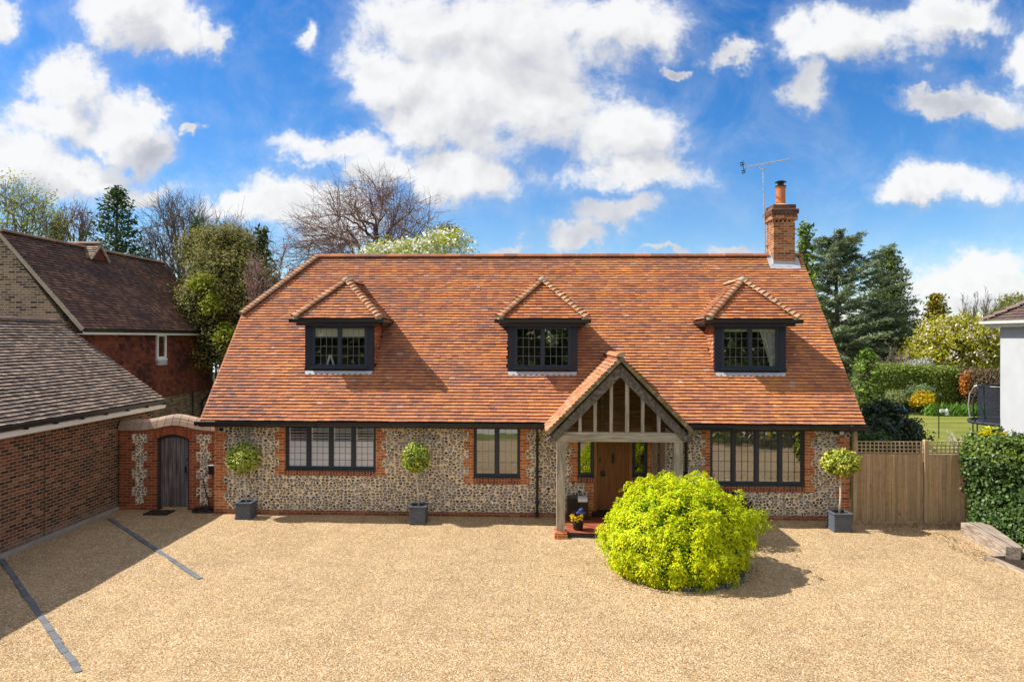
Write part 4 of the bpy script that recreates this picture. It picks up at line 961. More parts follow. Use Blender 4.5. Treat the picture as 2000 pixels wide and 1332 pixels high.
b = MB(); b.prism_y([(AX+0.04, AZ-0.0), (AX+0.03, AZ-0.07), (AX+0.08, AZ-0.10), (AX+0.13, AZ-0.07), (AX+0.14, AZ+0.01)], Y0-0.05, Y1+0.05)
b.tube([(AX+0.06, Y1-0.12, AZ-0.1), (AX-0.02, Y1-0.12, AZ-0.25), (-13.62, Y1-0.12, AZ-0.45), (-13.62, Y1-0.12, 0.0)], 0.04, 8); b.tube([(-13.62, 9.0, 2.45), (-13.62, 9.0, 0)], 0.035, 8); b.tube([(-13.62, 10.5, 2.3), (-13.62, 9.75, 2.0), (-13.62, 9.7, 0)], 0.045, 8)
obj('gutter', b, M['black'], an)
b = MB(); b.box(AX-0.02, AX+0.035, Y0, Y1-0.02, AZ-0.17, AZ-0.04); b.box(-13.70, AX-0.02, Y0, Y1-0.05, AZ-0.165, AZ-0.14); obj('fascia', b, M['white'], an)
b = MB(); x = -13.70
b.box(x, x+0.09, 6.42, 6.50, 3.85, 4.74); b.box(x, x+0.09, 6.95, 7.03, 3.85, 4.74); b.box(x, x+0.09, 6.50, 6.95, 4.66, 4.74); b.box(x, x+0.09, 6.50, 6.95, 3.85, 3.93); b.box(x, x+0.12, 6.40, 7.05, 3.80, 3.849)
wf = obj('window', b, M['white'], an, bevel=0.006)
b = MB(); b.poly([(x+0.05, 6.5, 3.93), (x+0.05, 6.95, 3.93), (x+0.05, 6.95, 4.66), (x+0.05, 6.5, 4.66)]); obj('glass', b, M['dglass'], wf)
b = MB(); b.box(x+0.02, x+0.11, 6.42, 7.03, 3.62, 3.80); obj('lead_apron', b, M['lead'], wf)
# gablet on its ridge
t = MB(); gx, gy, gz, hw, fz = -15.55, 6.0, 7.93, 0.52, 7.36; l = math.hypot(hw, gz-fz)
for sy in (-1, 1):
    tiles(t, (-15.5, gy+sy*hw, fz), (-1, 0, 0), (0, -sy*hw/l, (gz-fz)/l), (0, sy*(gz-fz)/l, hw/l), [(-0.05, 0), (1.4, 0), (1.4, l), (-0.05, l)], garage_col, gauge=0.105)
gb = obj('gablet', t, M['clay'], an)
t = MB(); ridge_run(t, (-15.42, gy, gz-0.02), (-17.0, gy, gz-0.02), 0.11, 0.4, colf=lambda i, j: rnd.choice([(0.33,0.21,0.14),(0.28,0.17,0.115)])); obj('ridge_tiles', t, M['clay'], gb)
t = MB(); t.poly([(-15.52, gy-hw*0.95, fz), (-15.52, gy+hw*0.95, fz), (-15.52, gy, gz-0.04)], (0.13, 0.04, 0.028))
for sy in (-1, 1): t.bar((-15.45, gy+sy*hw, fz-0.02), (-15.45, gy, gz-0.04), 0.06, 0.06, (1, 0, 0), (0.40, 0.30, 0.22))
obj('gablet_face', t, M['clay'], gb)
# ------------------------------------------------------------------ white house on the right
wh = thing('white_house', 'white rendered house with a brown hipped roof at the right edge of the picture', 'house', (15, 0, 0))
b = MB(); b.box(13.73, 21, -8, 2.98, -0.1, 5.02); obj('wall', b, M['render'], wh)
b = MB(); b.box(13.47, 21, -8, 3.23, 5.02, 5.05); b.box(13.445, 13.47, -8, 3.25, 4.99, 5.13); b.box(13.47, 21, 3.23, 3.25, 4.99, 5.13); obj('soffit', b, M['white'], wh)
b = MB(); b.prism_y([(13.44, 5.16), (13.435, 5.09), (13.385, 5.06), (13.34, 5.09), (13.33, 5.17)], -8, 3.33); obj('gutter', b, plain('pale grey gutter', (0.62, 0.61, 0.57), 0.6, 0.2), wh)
t = MB(); hl_ = math.hypot(3.0, 1.95)
tiles(t, (13.42, 0, 5.16), (0, 1, 0), (3.0/hl_, 0, 1.95/hl_), (-1.95/hl_, 0, 3.0/hl_), [(-8, 0), (3.28, 0), (0.28, hl_), (-8, hl_)], lambda x, s: tuple(q*rnd.uniform(0.8, 1.15) for q in (0.125, 0.085, 0.075)), gauge=0.16, tw=0.25, th=0.03)
tiles(t, (13.42, 3.28, 5.16), (1, 0, 0), (0, -3.0/hl_, 1.95/hl_), (0, 1.95/hl_, 3.0/hl_), [(0, 0), (7.5, 0), (7.5, hl_), (3.0, hl_)], lambda x, s: tuple(q*rnd.uniform(0.8, 1.15) for q in (0.125, 0.085, 0.075)), gauge=0.16, tw=0.25, th=0.03)
bonnets(t, (13.45, 3.25, 5.2), (16.4, 0.3, 7.13), lambda i, j: (0.19, 0.13, 0.12), n=14, r=0.12)
obj('roof_tiles', t, M['clay'], wh)
b = MB(); b.poly([(13.47, -8, 5.13), (13.47, 3.23, 5.13), (16.42, 0.28, 7.06), (16.42, -8, 7.06)]); b.poly([(13.47, 3.23, 5.13), (21, 3.23, 5.13), (21, 0.28, 7.06), (16.42, 0.28, 7.06)]); obj('roof_boarding', b, M['deck'], wh)

# ------------------------------------------------------------------ fence on the right
fe = thing('fence', 'close boarded timber fence with a trellis top between house and ivy hedge', 'fence', (9.4, -0.12, 0))
def fence_panel(x0, x1, bw, z0, z1, y=-0.12, slope=0.0):
    p = MB(); x = x0; k = 0
    while x < x1-0.02:
        w = min(bw, x1-x); yy = y-0.011*(k % 2); q = rnd.uniform(0.82, 1.12); cc = (0.47*q, 0.335*q*rnd.uniform(0.96, 1.03), 0.20*q*rnd.uniform(0.92, 1.05))
        p.hexa([(x+0.003, yy, z0+rnd.uniform(-0.01, 0)), (x+w-0.003, yy-0.006, z0), (x+w-0.002, yy+0.014, z0), (x+0.002, yy+0.014, z0), (x+0.002, yy, z1), (x+w-0.002, yy-0.006, z1), (x+w-0.002, yy+0.014, z1), (x+0.002, yy+0.014, z1)], cc); x += bw; k += 1
    p.box(x0, x1, y+0.015, y+0.055, z0+0.2, z0+0.27, (0.3, 0.2, 0.1)); p.box(x0, x1, y+0.015, y+0.055, z1-0.25, z1-0.18, (0.3, 0.2, 0.1)); return p
obj('panel', fence_panel(8.135, 9.78, 0.078, 0.06, 1.735), M['fenceboard'], fe); obj('panel', fence_panel(9.90, 10.88, 0.112, 0.06, 1.735, y=-0.14), M['fenceboard'], fe)
def trellis(x0, x1, z0, z1, step=0.105):
    t = MB(); y = -0.11
    for x in np.arange(x0+0.01, x1, step): t.box(x-0.014, x+0.014, y-0.012, y, z0, z1)
    for z in np.linspace(z0+0.02, z1-0.015, 4): t.box(x0, x1, y+0.001, y+0.014, z-0.014, z+0.014)
    return t
obj('trellis', trellis(8.135, 9.78, 1.745, 2.055), M['fence'], fe); obj('trellis', trellis(9.90, 10.88, 1.745, 2.055), M['fence'], fe)
for x, w, h in ((8.075, 0.10, 2.42), (9.84, 0.10, 2.09), (10.93, 0.09, 2.09)):
    p = MB(); p.box(x-w/2, x+w/2, -0.17, -0.06, -0.05, h if x > 9 else 2.33); obj('post', p, M['fence'], fe, bevel=0.006)
p = MB(); p.box(8.135, 9.78, -0.125, -0.095, -0.05, 0.055); p.box(9.90, 10.88, -0.145, -0.115, -0.05, 0.055); obj('gravel_board', p, M['fence'], fe)

# ------------------------------------------------------------------ planters, bench, small things on the drive
def planter(x, y, rot, w, h, label, nm):
    t = thing(nm, label, 'planter', (x, y, 0), 'square planters along the house front', rot)
    b = MB(); w2 = w/2
    for sx in (-1, 1): b.box(sx*w2-(0.03 if sx > 0 else 0), sx*w2+(0.03 if sx < 0 else 0), -w2, w2, 0.0, h-0.03)
    for sy in (-1, 1): b.box(-w2+0.031, w2-0.031, sy*w2-(0.03 if sy > 0 else 0), sy*w2+(0.03 if sy < 0 else 0), 0.0, h-0.03)
    obj('box', b, M['planter'], t, local=True, bevel=0.004)
    b = MB()
    for (r0, r1, z0, z1) in ((w2-0.045, w2+0.03, h-0.03, h), (w2-0.02, w2+0.014, 0.0, 0.055)):
        b.box(-r1, r1, -r1, -r0, z0, z1); b.box(-r1, r1, r0, r1, z0, z1); b.box(-r1, -r0, -r0, r0, z0, z1); b.box(r0, r1, -r0, r0, z0, z1)
    for a in range(4):
        c_, s_ = math.cos(a*math.pi/2), math.sin(a*math.pi/2); q = w2+0.007
        for (u0, u1, z0, z1) in ((-w2+0.03, -w2+0.06, 0.10, h-0.08), (w2-0.06, w2-0.03, 0.10, h-0.08), (-w2+0.06, w2-0.06, h-0.11, h-0.08), (-w2+0.06, w2-0.06, 0.10, 0.13)):
            P = [(u0, -q, z0), (u1, -q, z0), (u1, -q+0.006, z0), (u0, -q+0.006, z0), (u0, -q, z1), (u1, -q, z1), (u1, -q+0.006, z1), (u0, -q+0.006, z1)]
            b.hexa([(px*c_-py*s_, px*s_+py*c_, pz) for px, py, pz in P])
    obj('moulding', b, M['planter'], t, local=True, bevel=0.003)
    b = MB(); b.poly([(-w2+.03, -w2+.03, h-0.07), (w2-.03, -w2+.03, h-0.07), (w2-.03, w2-.03, h-0.07), (-w2+.03, w2-.03, h-0.07)]); obj('soil', b, M['soil'], t, local=True)
    return t
PLANT = [(-7.46, -0.34, 0.01, 0.39, 0.42), (-2.94, -0.60, -0.01, 0.40, 0.44), (7.39, -0.83, 0.015, 0.42, 0.44)]
LB = ['grey planter nearest the garden gate, with the largest clipped bay tree', 'narrow grey planter between the two left hand windows', 'pale blue grey planter in front of the brick corner beside the fence']
for k, (x, y, r, w, h) in enumerate(PLANT): planter(x, y, r, w, h, LB[k], 'planter')
be = thing('oak_beam', 'big weathered oak beam lying on the gravel below the ivy hedge', 'beam', (10.3, -2.0, 0))
b = MB(); b.hexa([(9.905, -2.93, -0.03), (10.19, -3.0, -0.03), (10.72, -1.0, -0.03), (10.165, -1.0, -0.03), (9.93, -2.92, 0.27), (10.25, -2.99, 0.27), (10.80, -0.98, 0.27), (10.148, -1.03, 0.27)]); bm_ = obj('beam', b, M['sleeper'], be, bevel=0.018)
b = MB(); b.bar((10.05, -2.95, 0.274), (10.35, -1.15, 0.274), 0.012, 0.004); obj('crack', b, M['soil'], be)
for k, (a, b_) in enumerate((((-10.9, -0.6), (-6.43, -4.8)), ((-11.13, -3.84), (-6.30, -8.47)))):
    mb = MB(); a = np.array(a); b_ = np.array(b_); L = np.linalg.norm(b_-a); d = (b_-a)/L; nrm = np.array([-d[1], d[0]]); n = int(L/0.2)
    for i in range(n):
        w = 0.048*rnd.uniform(0.93, 1.07); j = 0.02*mnoise.noise(Vector((i*0.35, k*9.0, 0))); p0 = a+d*(i*L/n)+nrm*j; p1 = a+d*((i+1)*L/n-0.006)+nrm*j; h = 0.013+rnd.uniform(-0.006, 0.004)
        C_ = rnd.uniform(0.8, 1.15); P = [p0-nrm*w, p1-nrm*w, p1+nrm*w, p0+nrm*w]
        mb.hexa([(*q, -0.03) for q in P]+[(*q, h) for q in P], (0.15*C_, 0.155*C_, 0.165*C_))
    tag(obj('paving_strip', mb, M['clay'], origin=(*(a+b_)/2, 0)), ['grey sett line in the gravel starting beside the garden gate', 'grey sett line in the gravel nearest the camera by the garage wall'][k], 'paving strip', 'parking bay lines of grey setts')
mb = MB(); mb.bar((9.45, -2.98, 0.02), (9.62, -3.09, 0.02), 0.05, 0.10); mb.bar((9.62, -3.09, 0.02), (9.75, -5.2, 0.02), 0.05, 0.10); mb.bar((9.45, -2.98, 0.02), (11, -2.7, 0.02), 0.05, 0.1)
tag(obj('bed_edging', mb, M['sleeper'], origin=(9.7, -4, 0)), 'thin timber edging of the flower bed beside the oak beam', 'edging')
struct(sheet('flower_bed', 9.66, 14, -6.5, -2.75, 0.012, M['soil'], 20, 16, 0.02))
# porch contents
dbx = thing('parcel_box', 'black parcel box with a white flap against the porch wall', 'parcel box', (1.06, -0.28, 0.06))
b = MB(); b.box(0.80, 1.33, -0.46, -0.06, 0.062, 0.60); obj('box', b, M['black'], dbx, bevel=0.012)
b = MB(); b.hexa([(1.07, -0.47, 0.52), (1.31, -0.47, 0.52), (1.31, -0.455, 0.52), (1.07, -0.455, 0.52), (1.07, -0.47, 0.60), (1.31, -0.47, 0.60), (1.31, -0.3, 0.63), (1.07, -0.3, 0.63)]); obj('flap', b, M['white'], dbx)
b = MB(); b.lathe([(0.10, 0), (0.115, 0.02), (0.145, 0.22), (0.155, 0.23), (0.155, 0.255), (0.14, 0.255), (0.13, 0.22)], (1.02, -1.30, 0.06), 20)
tag(obj('flower_pot', b, M['black'], origin=(1.02, -1.3, 0.06), smooth=False), 'small black flower pot on the porch tiles behind the oak post', 'flower pot')
# charger, cameras, lights
chg = thing('car_charger', 'black car charging point with a dangling cable at the corner of the house', 'charger', (-8.50, 0.1, 1.1))
b = MB(); b.box(-8.70, -8.55, 0.16, 0.292, 0.98, 1.22); obj('unit', b, M['black'], chg, bevel=0.015)
b = MB(); b.box(-8.70, -8.55, 0.155, 0.29, 1.222, 1.24); b.box(-8.85, -8.77, 0.19, 0.27, 0.80, 0.85); obj('connector', b, M['white'], chg, bevel=0.01)
b = MB(); b.tube([(-8.68, 0.2, 1.05), (-8.78, 0.18, 0.98), (-8.84, 0.2, 0.86), (-8.83, 0.2, 0.72), (-8.76, 0.17, 0.5), (-8.66, 0.14, 0.25), (-8.62, 0.1, 0.06)], 0.016, 7)
for k in range(4):
    rx, ry = 0.30-0.03*k, 0.13-0.01*k; b.tube([(-8.80+rx*math.cos(t+k), 0.12+ry*math.sin(t+k), 0.03+0.025*k+0.012*math.sin(3*t)) for t in np.linspace(0, 6.6, 26)], 0.017, 6)
obj('cable', b, M['rubber'], chg)
ph = thing('flood_light', 'white square flood light on the brick corner nearest the garden gate', 'light', (-8.2, 0, 2.2))
b = MB(); b.box(-8.31, -8.14, -0.10, -0.04, 2.16, 2.29); b.box(-8.25, -8.20, -0.04, -0.002, 2.19, 2.26); obj('housing', b, M['white'], ph, bevel=0.012)
b = MB(); b.box(-8.285, -8.165, -0.108, -0.101, 2.18, 2.27); b.tube([(-8.225, -0.109, 2.225), (-8.225, -0.125, 2.225)], 0.028, 12); obj('lens', b, M['black'], ph)
ph = thing('flood_light', 'black and white flood light under the eaves at the fence end', 'light', (7.7, 0, 2.25))
b = MB(); b.box(7.60, 7.84, -0.07, -0.006, 2.22, 2.28); obj('bracket', b, M['black'], ph)
b = MB(); b.box(7.70, 7.80, -0.15, -0.071, 2.215, 2.30); obj('housing', b, M['white'], ph, bevel=0.01)
ph = thing('dome_camera', 'small white dome camera with a dark eye on the right hand house corner', 'security camera', (7.93, 0, 2.2))
b = MB(); b.tube([(7.93, -0.006, 2.19), (7.93, -0.07, 2.19)], 0.058, 16); obj('housing', b, M['white'], ph)
b = MB(); b.tube([(7.93, -0.071, 2.185), (7.93, -0.095, 2.18)], 0.034, 14); obj('eye', b, M['black'], ph)
ph = thing('spot_light', 'small white and black spot light beside the foot of the porch rafter', 'light', (4.2, 0, 2.15))
b = MB(); b.tube([(4.18, -0.005, 2.14), (4.18, -0.06, 2.14)], 0.045, 12); obj('bracket', b, M['black'], ph)
b = MB(); b.hexa([(4.10, -0.16, 2.16), (4.22, -0.16, 2.12), (4.22, -0.05, 2.12), (4.10, -0.05, 2.16), (4.10, -0.16, 2.20), (4.22, -0.16, 2.16), (4.22, -0.05, 2.16), (4.10, -0.05, 2.20)]); obj('head', b, M['white'], ph, bevel=0.008)
# aerial
ae = thing('tv_aerial', 'thin television aerial on a tall mast beside the brick chimney', 'aerial', (7.15, 3.97, 7.2))
b = MB(); b.tube([(7.19, 3.95, 7.05), (7.10, 3.95, 9.93)], 0.022, 8)
for z in np.arange(7.4, 9.9, 0.28): x = 7.19-0.09*(z-7.05)/2.88; b.tube([(x, 3.95, z), (x, 3.95, z+0.03)], 0.03, 8)
b.tube([(7.19, 3.97, 7.55), (7.27, 3.97, 7.5)], 0.03, 6); obj('mast', b, M['steel'], ae)
A, B = np.array((6.50, 3.92, 9.99)), np.array((7.90, 3.98, 10.25))
b = MB(); b.tube([A, B], 0.012, 6); b.tube([(6.92, 3.93, 10.0), (7.1, 3.94, 9.93), (7.25, 3.95, 10.0), (7.3, 3.95, 10.12)], 0.012, 6)
d = (B-A)/np.linalg.norm(B-A); sd_ = np.array((0.05, 1, 0)); up_ = np.cross(sd_, d)
for k in range(15):
    p = A+(B-A)*(0.08+0.92*k/14); s_ = 0.15-0.003*k; b.tube([p-sd_*s_, p+sd_*s_], 0.008, 5); b.tube([p-up_*0.03, p+up_*0.03], 0.010, 5)
obj('boom', b, M['steel'], ae)
b = MB()
for q in (-0.16, -0.09, 0.09, 0.16): b.tube([A+up_*q-sd_*0.22+d*abs(q)*-0.2, A+up_*q+sd_*0.22+d*abs(q)*-0.2], 0.009, 5); b.bar(A+up_*q-d*0.10, A+up_*q+d*0.02, 0.02, 0.02)
b.tube([A-up_*0.18-d*0.02, A+up_*0.18-d*0.02], 0.012, 5); obj('reflector', b, M['black'], ae)
# telephone wire
a = at(1560, 603, 30); b_ = at(1860, 607, 36); m = MB(); m.tube([a+(b_-a)*t-np.array((0, 0, 0.5*4*t*(1-t)*0.5)) for t in np.linspace(0, 1, 12)], 0.02, 5)
tag(obj('telephone_wire', m, M['rubber']), 'thin telephone wire crossing in front of the blue cedar', 'wire')
# ------------------------------------------------------------------ foliage helpers
def unit(v): return v/(np.linalg.norm(v, axis=-1, keepdims=True)+1e-9)
def leaf_quads(C, A, Nn, L, W):
    """rhombic leaves: centre, long axis, normal, length, width"""
    A = unit(A); B = unit(np.cross(Nn, A)); L = np.asarray(L)[..., None]*0.5; W = np.asarray(W)[..., None]*0.5
    return np.stack([C-A*L, C-B*W, C+A*L, C+B*W], axis=1)
def pick(r, n, pal, var=0.2):
    pal = np.array(pal); c = pal[r.integers(0, len(pal), n)]; return c*(1+var*(r.random((n, 1))*2-1))
def clump_leaves(r, centers, nper, cr, L, W, pal, out=None, droop=0.0, flat=1.0, var=0.2, axis_out=0.5):
    """leaves gathered round clump centres; out = outward direction of each clump"""
    k = len(centers); C = np.repeat(centers, nper, axis=0); n = len(C)
    off = r.normal(size=(n, 3))*cr; off[:, 2] *= flat
    O = np.repeat(out, nper, axis=0) if out is not None else r.normal(size=(n, 3))
    P = C+off
    Nn = unit(unit(O)+r.normal(size=(n, 3))*0.75+np.array([0, 0, 0.35]))
    A = unit(r.normal(size=(n, 3))+unit(O)*axis_out+np.array([0, 0, -droop]))
    A = unit(A-Nn*np.sum(A*Nn, axis=1, keepdims=True)*0.8)
    tone = np.repeat(1+0.22*(r.random((k, 1))*2-1), nper, axis=0)
    Ls = L*(0.7+0.6*r.random(n)); Ws = W*(0.7+0.6*r.random(n))
    return leaf_quads(P, A, Nn, Ls, Ws), pick(r, n, pal, var)*tone
def blob_points(r, blobs, n, inner=0.72, low=-1.0):
    """points near the surface of ellipsoids ((centre), (radii)); returns points and outward directions"""
    vol = np.array([b[1][0]*b[1][1]+b[1][1]*b[1][2]+b[1][0]*b[1][2] for b in blobs]); idx = r.choice(len(blobs), n, p=vol/vol.sum())
    c = np.array([b[0] for b in blobs], float)[idx]; R = np.array([b[1] for b in blobs], float)[idx]
    d = unit(r.normal(size=(n, 3))); d[:, 2] = np.where(d[:, 2] < low, -d[:, 2], d[:, 2])
    t = inner+(1-inner)*r.random((n, 1))**0.7; t *= 1+0.10*r.normal(size=(n, 1))
    return c+d*R*t, d
def seg_quads(segs, sides=3):
    """tapered branch segments (p0, p1, r0, r1) as loose quads"""
    p0 = np.array([s[0] for s in segs]); p1 = np.array([s[1] for s in segs]); r0 = np.array([s[2] for s in segs])[:, None]; r1 = np.array([s[3] for s in segs])[:, None]
    d = unit(p1-p0); ref = np.where(np.abs(d[:, 2:3]) < 0.9, np.array([[0, 0, 1.0]]), np.array([[1.0, 0, 0]])); x = unit(np.cross(d, ref)); y = np.cross(d, x)
    out = []
    for k in range(sides):
        a, b = 2*math.pi*k/sides, 2*math.pi*(k+1)/sides
        ra = x*math.cos(a)+y*math.sin(a); rb = x*math.cos(b)+y*math.sin(b)
        out.append(np.stack([p0+ra*r0, p0+rb*r0, p1+rb*r1, p1+ra*r1], axis=1))
    return np.concatenate(out)
def grow(r, p, d, length, rad, level, segs, cfg, tips):
    n = cfg['nseg'][level]; step = length/n; cur = np.array(p, float); dd = unit(np.array(d, float)); kids = cfg['kids'][level]
    for i in range(n):
        dd = unit(dd+r.normal(size=3)*cfg['wob'][level]+np.array([0, 0, cfg['up'][level]]))
        nx = cur+dd*step; mr = cfg.get('minr', (0, 0.03, 0.02, 0.013, 0.010))[level]; ra = max(mr, rad*(1-0.75*i/n)); rb = max(mr*0.7, rad*(1-0.75*(i+1)/n)); segs[level].append((cur, nx, ra, rb))
        if level+1 < len(cfg['nseg']):
            f = (i+1)/n
            if f >= cfg['bare'][level]:
                q = kids/(n*(1-cfg['bare'][level])); k = int(q)+(r.random() < q-int(q))
                for _ in range(k):
                    side = unit(np.cross(dd, r.normal(size=3))); a = cfg['ang'][level]*(0.7+0.6*r.random())
                    nd = dd*math.cos(a)+side*math.sin(a)
                    grow(r, cur+(nx-cur)*r.random(), nd, length*cfg['len'][level]*(0.6+0.7*r.random())*(1-0.35*f), rb*cfg['thin'], level+1, segs, cfg, tips)
        cur = nx
    tips.append((cur, dd))
def bare_tree(name, label, base, H, seed, cfg, mat='barkdark', stems=1, lean=0.15, group=None, rad=None, leaf=None, cat='tree', lowlev=2, R=None):
    r = np.random.default_rng(seed); n = len(cfg['nseg']); segs = [[] for _ in range(n)]; tips = []
    base = np.array(base, float)
    for k in range(stems):
        a = 2*math.pi*(k+r.random()*0.5)/stems; d = np.array([math.cos(a)*lean, math.sin(a)*lean, 1.0])
        grow(r, base+np.array([math.cos(a), math.sin(a), 0])*0.1*(stems > 1), d, H*cfg['trunk'], rad or H*0.022, 0, segs, cfg, tips)
    allp = np.array([s[1] for l in segs for s in l])-base; kz = H/np.percentile(allp[:, 2], 99.7); kx = (R/np.percentile(np.abs(allp[:, :2]), 98.5)) if R else kz
    fix = lambda p: base+(p-base)*np.array([kx, kx, kz])
    segs = [[(fix(a), fix(b), ra, rb) for a, b, ra, rb in l] for l in segs]; tips = [(fix(a), d) for a, d in tips]
    t = thing(name, label, cat, tuple(base), group)
    big = [s for l in segs[:lowlev] for s in l]; small = [s for l in segs[lowlev:] for s in l]
    quads('trunk', seg_quads(big, 6), None, M[mat], t)
    quads('crown', seg_quads(small, 3), None, M[cfg.get('twig', 'twig')], t)
    if leaf:
        tp = np.array([x[0] for x in tips]); td = np.array([x[1] for x in tips])
        if leaf.get('n'): ii = r.choice(len(tp), min(leaf['n'], len(tp)), replace=False); tp, td = tp[ii], td[ii]
        P, c = clump_leaves(r, tp, leaf['per'], leaf['cr'], leaf['L'], leaf['W'], leaf['pal'], td, var=0.25)
        quads('leaves', P, c, M[leaf.get('mat', 'leaf')], t)
    return t
def bez(a, c, b, n, wob, r):
    t = np.linspace(0, 1, n+1)[:, None]; P = (1-t)**2*a+2*t*(1-t)*c+t*t*b; P[1:-1] += r.normal(size=(n-1, 3))*wob; return P
def dome_tree(name, label, base, fork, top, centre, radii, seed, counts, rads, mat='barkdark', twig='beechtwig', low=-0.15, leaf=None, upbias=0.35, stems=1):
    """a bare tree whose limbs fill an even dome: limbs, boughs, branches and twigs each reach a little nearer its outline"""
    r = np.random.default_rng(seed); base = np.array(base, float); c = np.array(centre, float); R_ = np.array(radii, float)
    big, small, tips = [], [], []
    def put(P, r0, r1, lst):
        n = len(P)-1
        for i in range(n): lst.append((P[i], P[i+1], r0+(r1-r0)*i/n, r0+(r1-r0)*(i+1)/n))
    trunks = []
    for k in range(stems):
        o = np.array([r.normal()*0.35, r.normal()*0.35, 0])*(stems > 1); e = np.array([base[0], base[1], top])+o*2.2+np.array([(c[0]-base[0])*0.5, 0, 0])
        P = bez(base+o*0.3, base+o+np.array([0, 0, (top-base[2])*0.6]), e, 10, 0.06, r); put(P, rads[0], rads[0]*0.35, big); trunks.append(P)
    n1, n2, n3, n4 = counts
    for i in range(n1):
        z = low+(1-low)*(i+0.5)/n1; a = i*2.39996+r.normal()*0.2; d = np.array([math.cos(a)*math.sqrt(max(0, 1-z*z)), math.sin(a)*math.sqrt(max(0, 1-z*z)), z])
        e = c+R_*d*(0.60+0.14*r.random()); P = trunks[r.integers(stems)]; zs = fork+(top-fork)*np.clip(0.15+0.75*z+0.15*r.normal(), 0, 1); j = int(np.argmin(np.abs(P[:, 2]-zs))); s0 = P[j]
        ctl = s0+(e-s0)*np.array([0.55, 0.55, 0.42 if z > 0.25 else 0.80])+r.normal(size=3)*0.34
        L1 = bez(s0, ctl, e, 7, 0.07, r); put(L1, rads[1], rads[1]*0.4, big)
        for _ in range(n2):
            t = 0.30+0.70*r.random(); p = L1[int(t*7)]; d2 = unit(d+r.normal(size=3)*0.46+np.array([0, 0, 0.05])); e2 = c+R_*d2*(0.74+0.20*r.random())
            L2 = bez(p, p+(e2-p)*0.5+r.normal(size=3)*0.15+np.array([0, 0, -0.1]), e2, 5, 0.05, r); put(L2, rads[2], rads[2]*0.5, small)
            for _ in range(n3):
                t = 0.2+0.8*r.random(); p3 = L2[int(t*5)]; d3 = unit(d2+r.normal(size=3)*0.22); e3 = c+R_*d3*(0.84+0.20*r.random()); v = e3-p3; ln = np.linalg.norm(v); e3 = p3+v*min(1, 1.5/ln)+r.normal(size=3)*0.12
                L3 = bez(p3, p3+(e3-p3)*0.5+r.normal(size=3)*0.08, e3, 3, 0.03, r); put(L3, rads[3], rads[3]*0.6, small)
                for _ in range(n4):
                    p4 = L3[1+r.integers(3)]; e4 = p4+(unit(e3-p3)+r.normal(size=3)*0.7+np.array([0, 0, 0.05]))*(0.15+0.28*r.random()); small.append((p4, e4, rads[3]*0.75, rads[3]*0.4)); tips.append((e4, unit(e4-p4)))
    t = thing(name, label, 'tree', tuple(base))
    quads('trunk', seg_quads(big, 6), None, M[mat], t); quads('crown', seg_quads(small, 3), None, M[twig], t)
    if leaf:
        tp = np.array([x[0] for x in tips]); td = np.array([x[1] for x in tips]); ii = r.choice(len(tp), min(leaf['n'], len(tp)), replace=False)
        P, cc = clump_leaves(r, tp[ii], leaf['per'], leaf['cr'], leaf['L'], leaf['W'], leaf['pal'], td[ii], var=0.25); quads('leaves', P, cc, M['leaf'], t)
    return t
def bush(name, label, blobs, seed, pal, nclump, nper, cr, L, W, mat='leaf', cat='bush', droop=0.2, inner=0.7, group=None, stems=None, flat=1.0, core=None, low=-0.5, extra=None, part='leaves'):
    r = np.random.default_rng(seed); base = (blobs[0][0][0], blobs[0][0][1], 0.0)
    t = thing(name, label, cat, base, group)
    C, O = blob_points(r, blobs, nclump, inner, low); C[:, 2] = np.maximum(C[:, 2], 0.03)
    P, c = clump_leaves(r, C, nper, cr, L, W, pal, O, droop, flat)
    quads(part, P, c, M[mat], t)
    if core:        # the twiggy, leafy inside
        C, O = blob_points(r, [(b[0], tuple(q*0.72 for q in b[1])) for b in blobs], nclump//2, 0.3, low); C[:, 2] = np.maximum(C[:, 2], 0.03)
        P, c = clump_leaves(r, C, max(4, nper//2), cr*1.3, L*1.5, W*1.6, core, O, droop); quads('inner_leaves', P, c, M[mat], t)
    if stems:
        sg = []
        for k in range(stems):
            b = blobs[r.integers(len(blobs))]; e, _ = blob_points(r, [b], 1, 0.6, 0.0); p0 = np.array([base[0]+r.normal()*0.08, base[1]+r.normal()*0.08, 0.0]); m = (p0+e[0])/2+r.normal(size=3)*0.06
            sg += [(p0, m, 0.022, 0.014), (m, e[0], 0.014, 0.004)]
        quads('branches', seg_quads(sg, 4), None, M['bark'], t)
    if extra: 
        n, pl, l, w = extra; C, O = blob_points(r, blobs, n, 0.92, low); P, c = clump_leaves(r, C, 5, l*0.5, l, w, pl, O); quads('blossom', P, c, M['petal'], t)
    return t

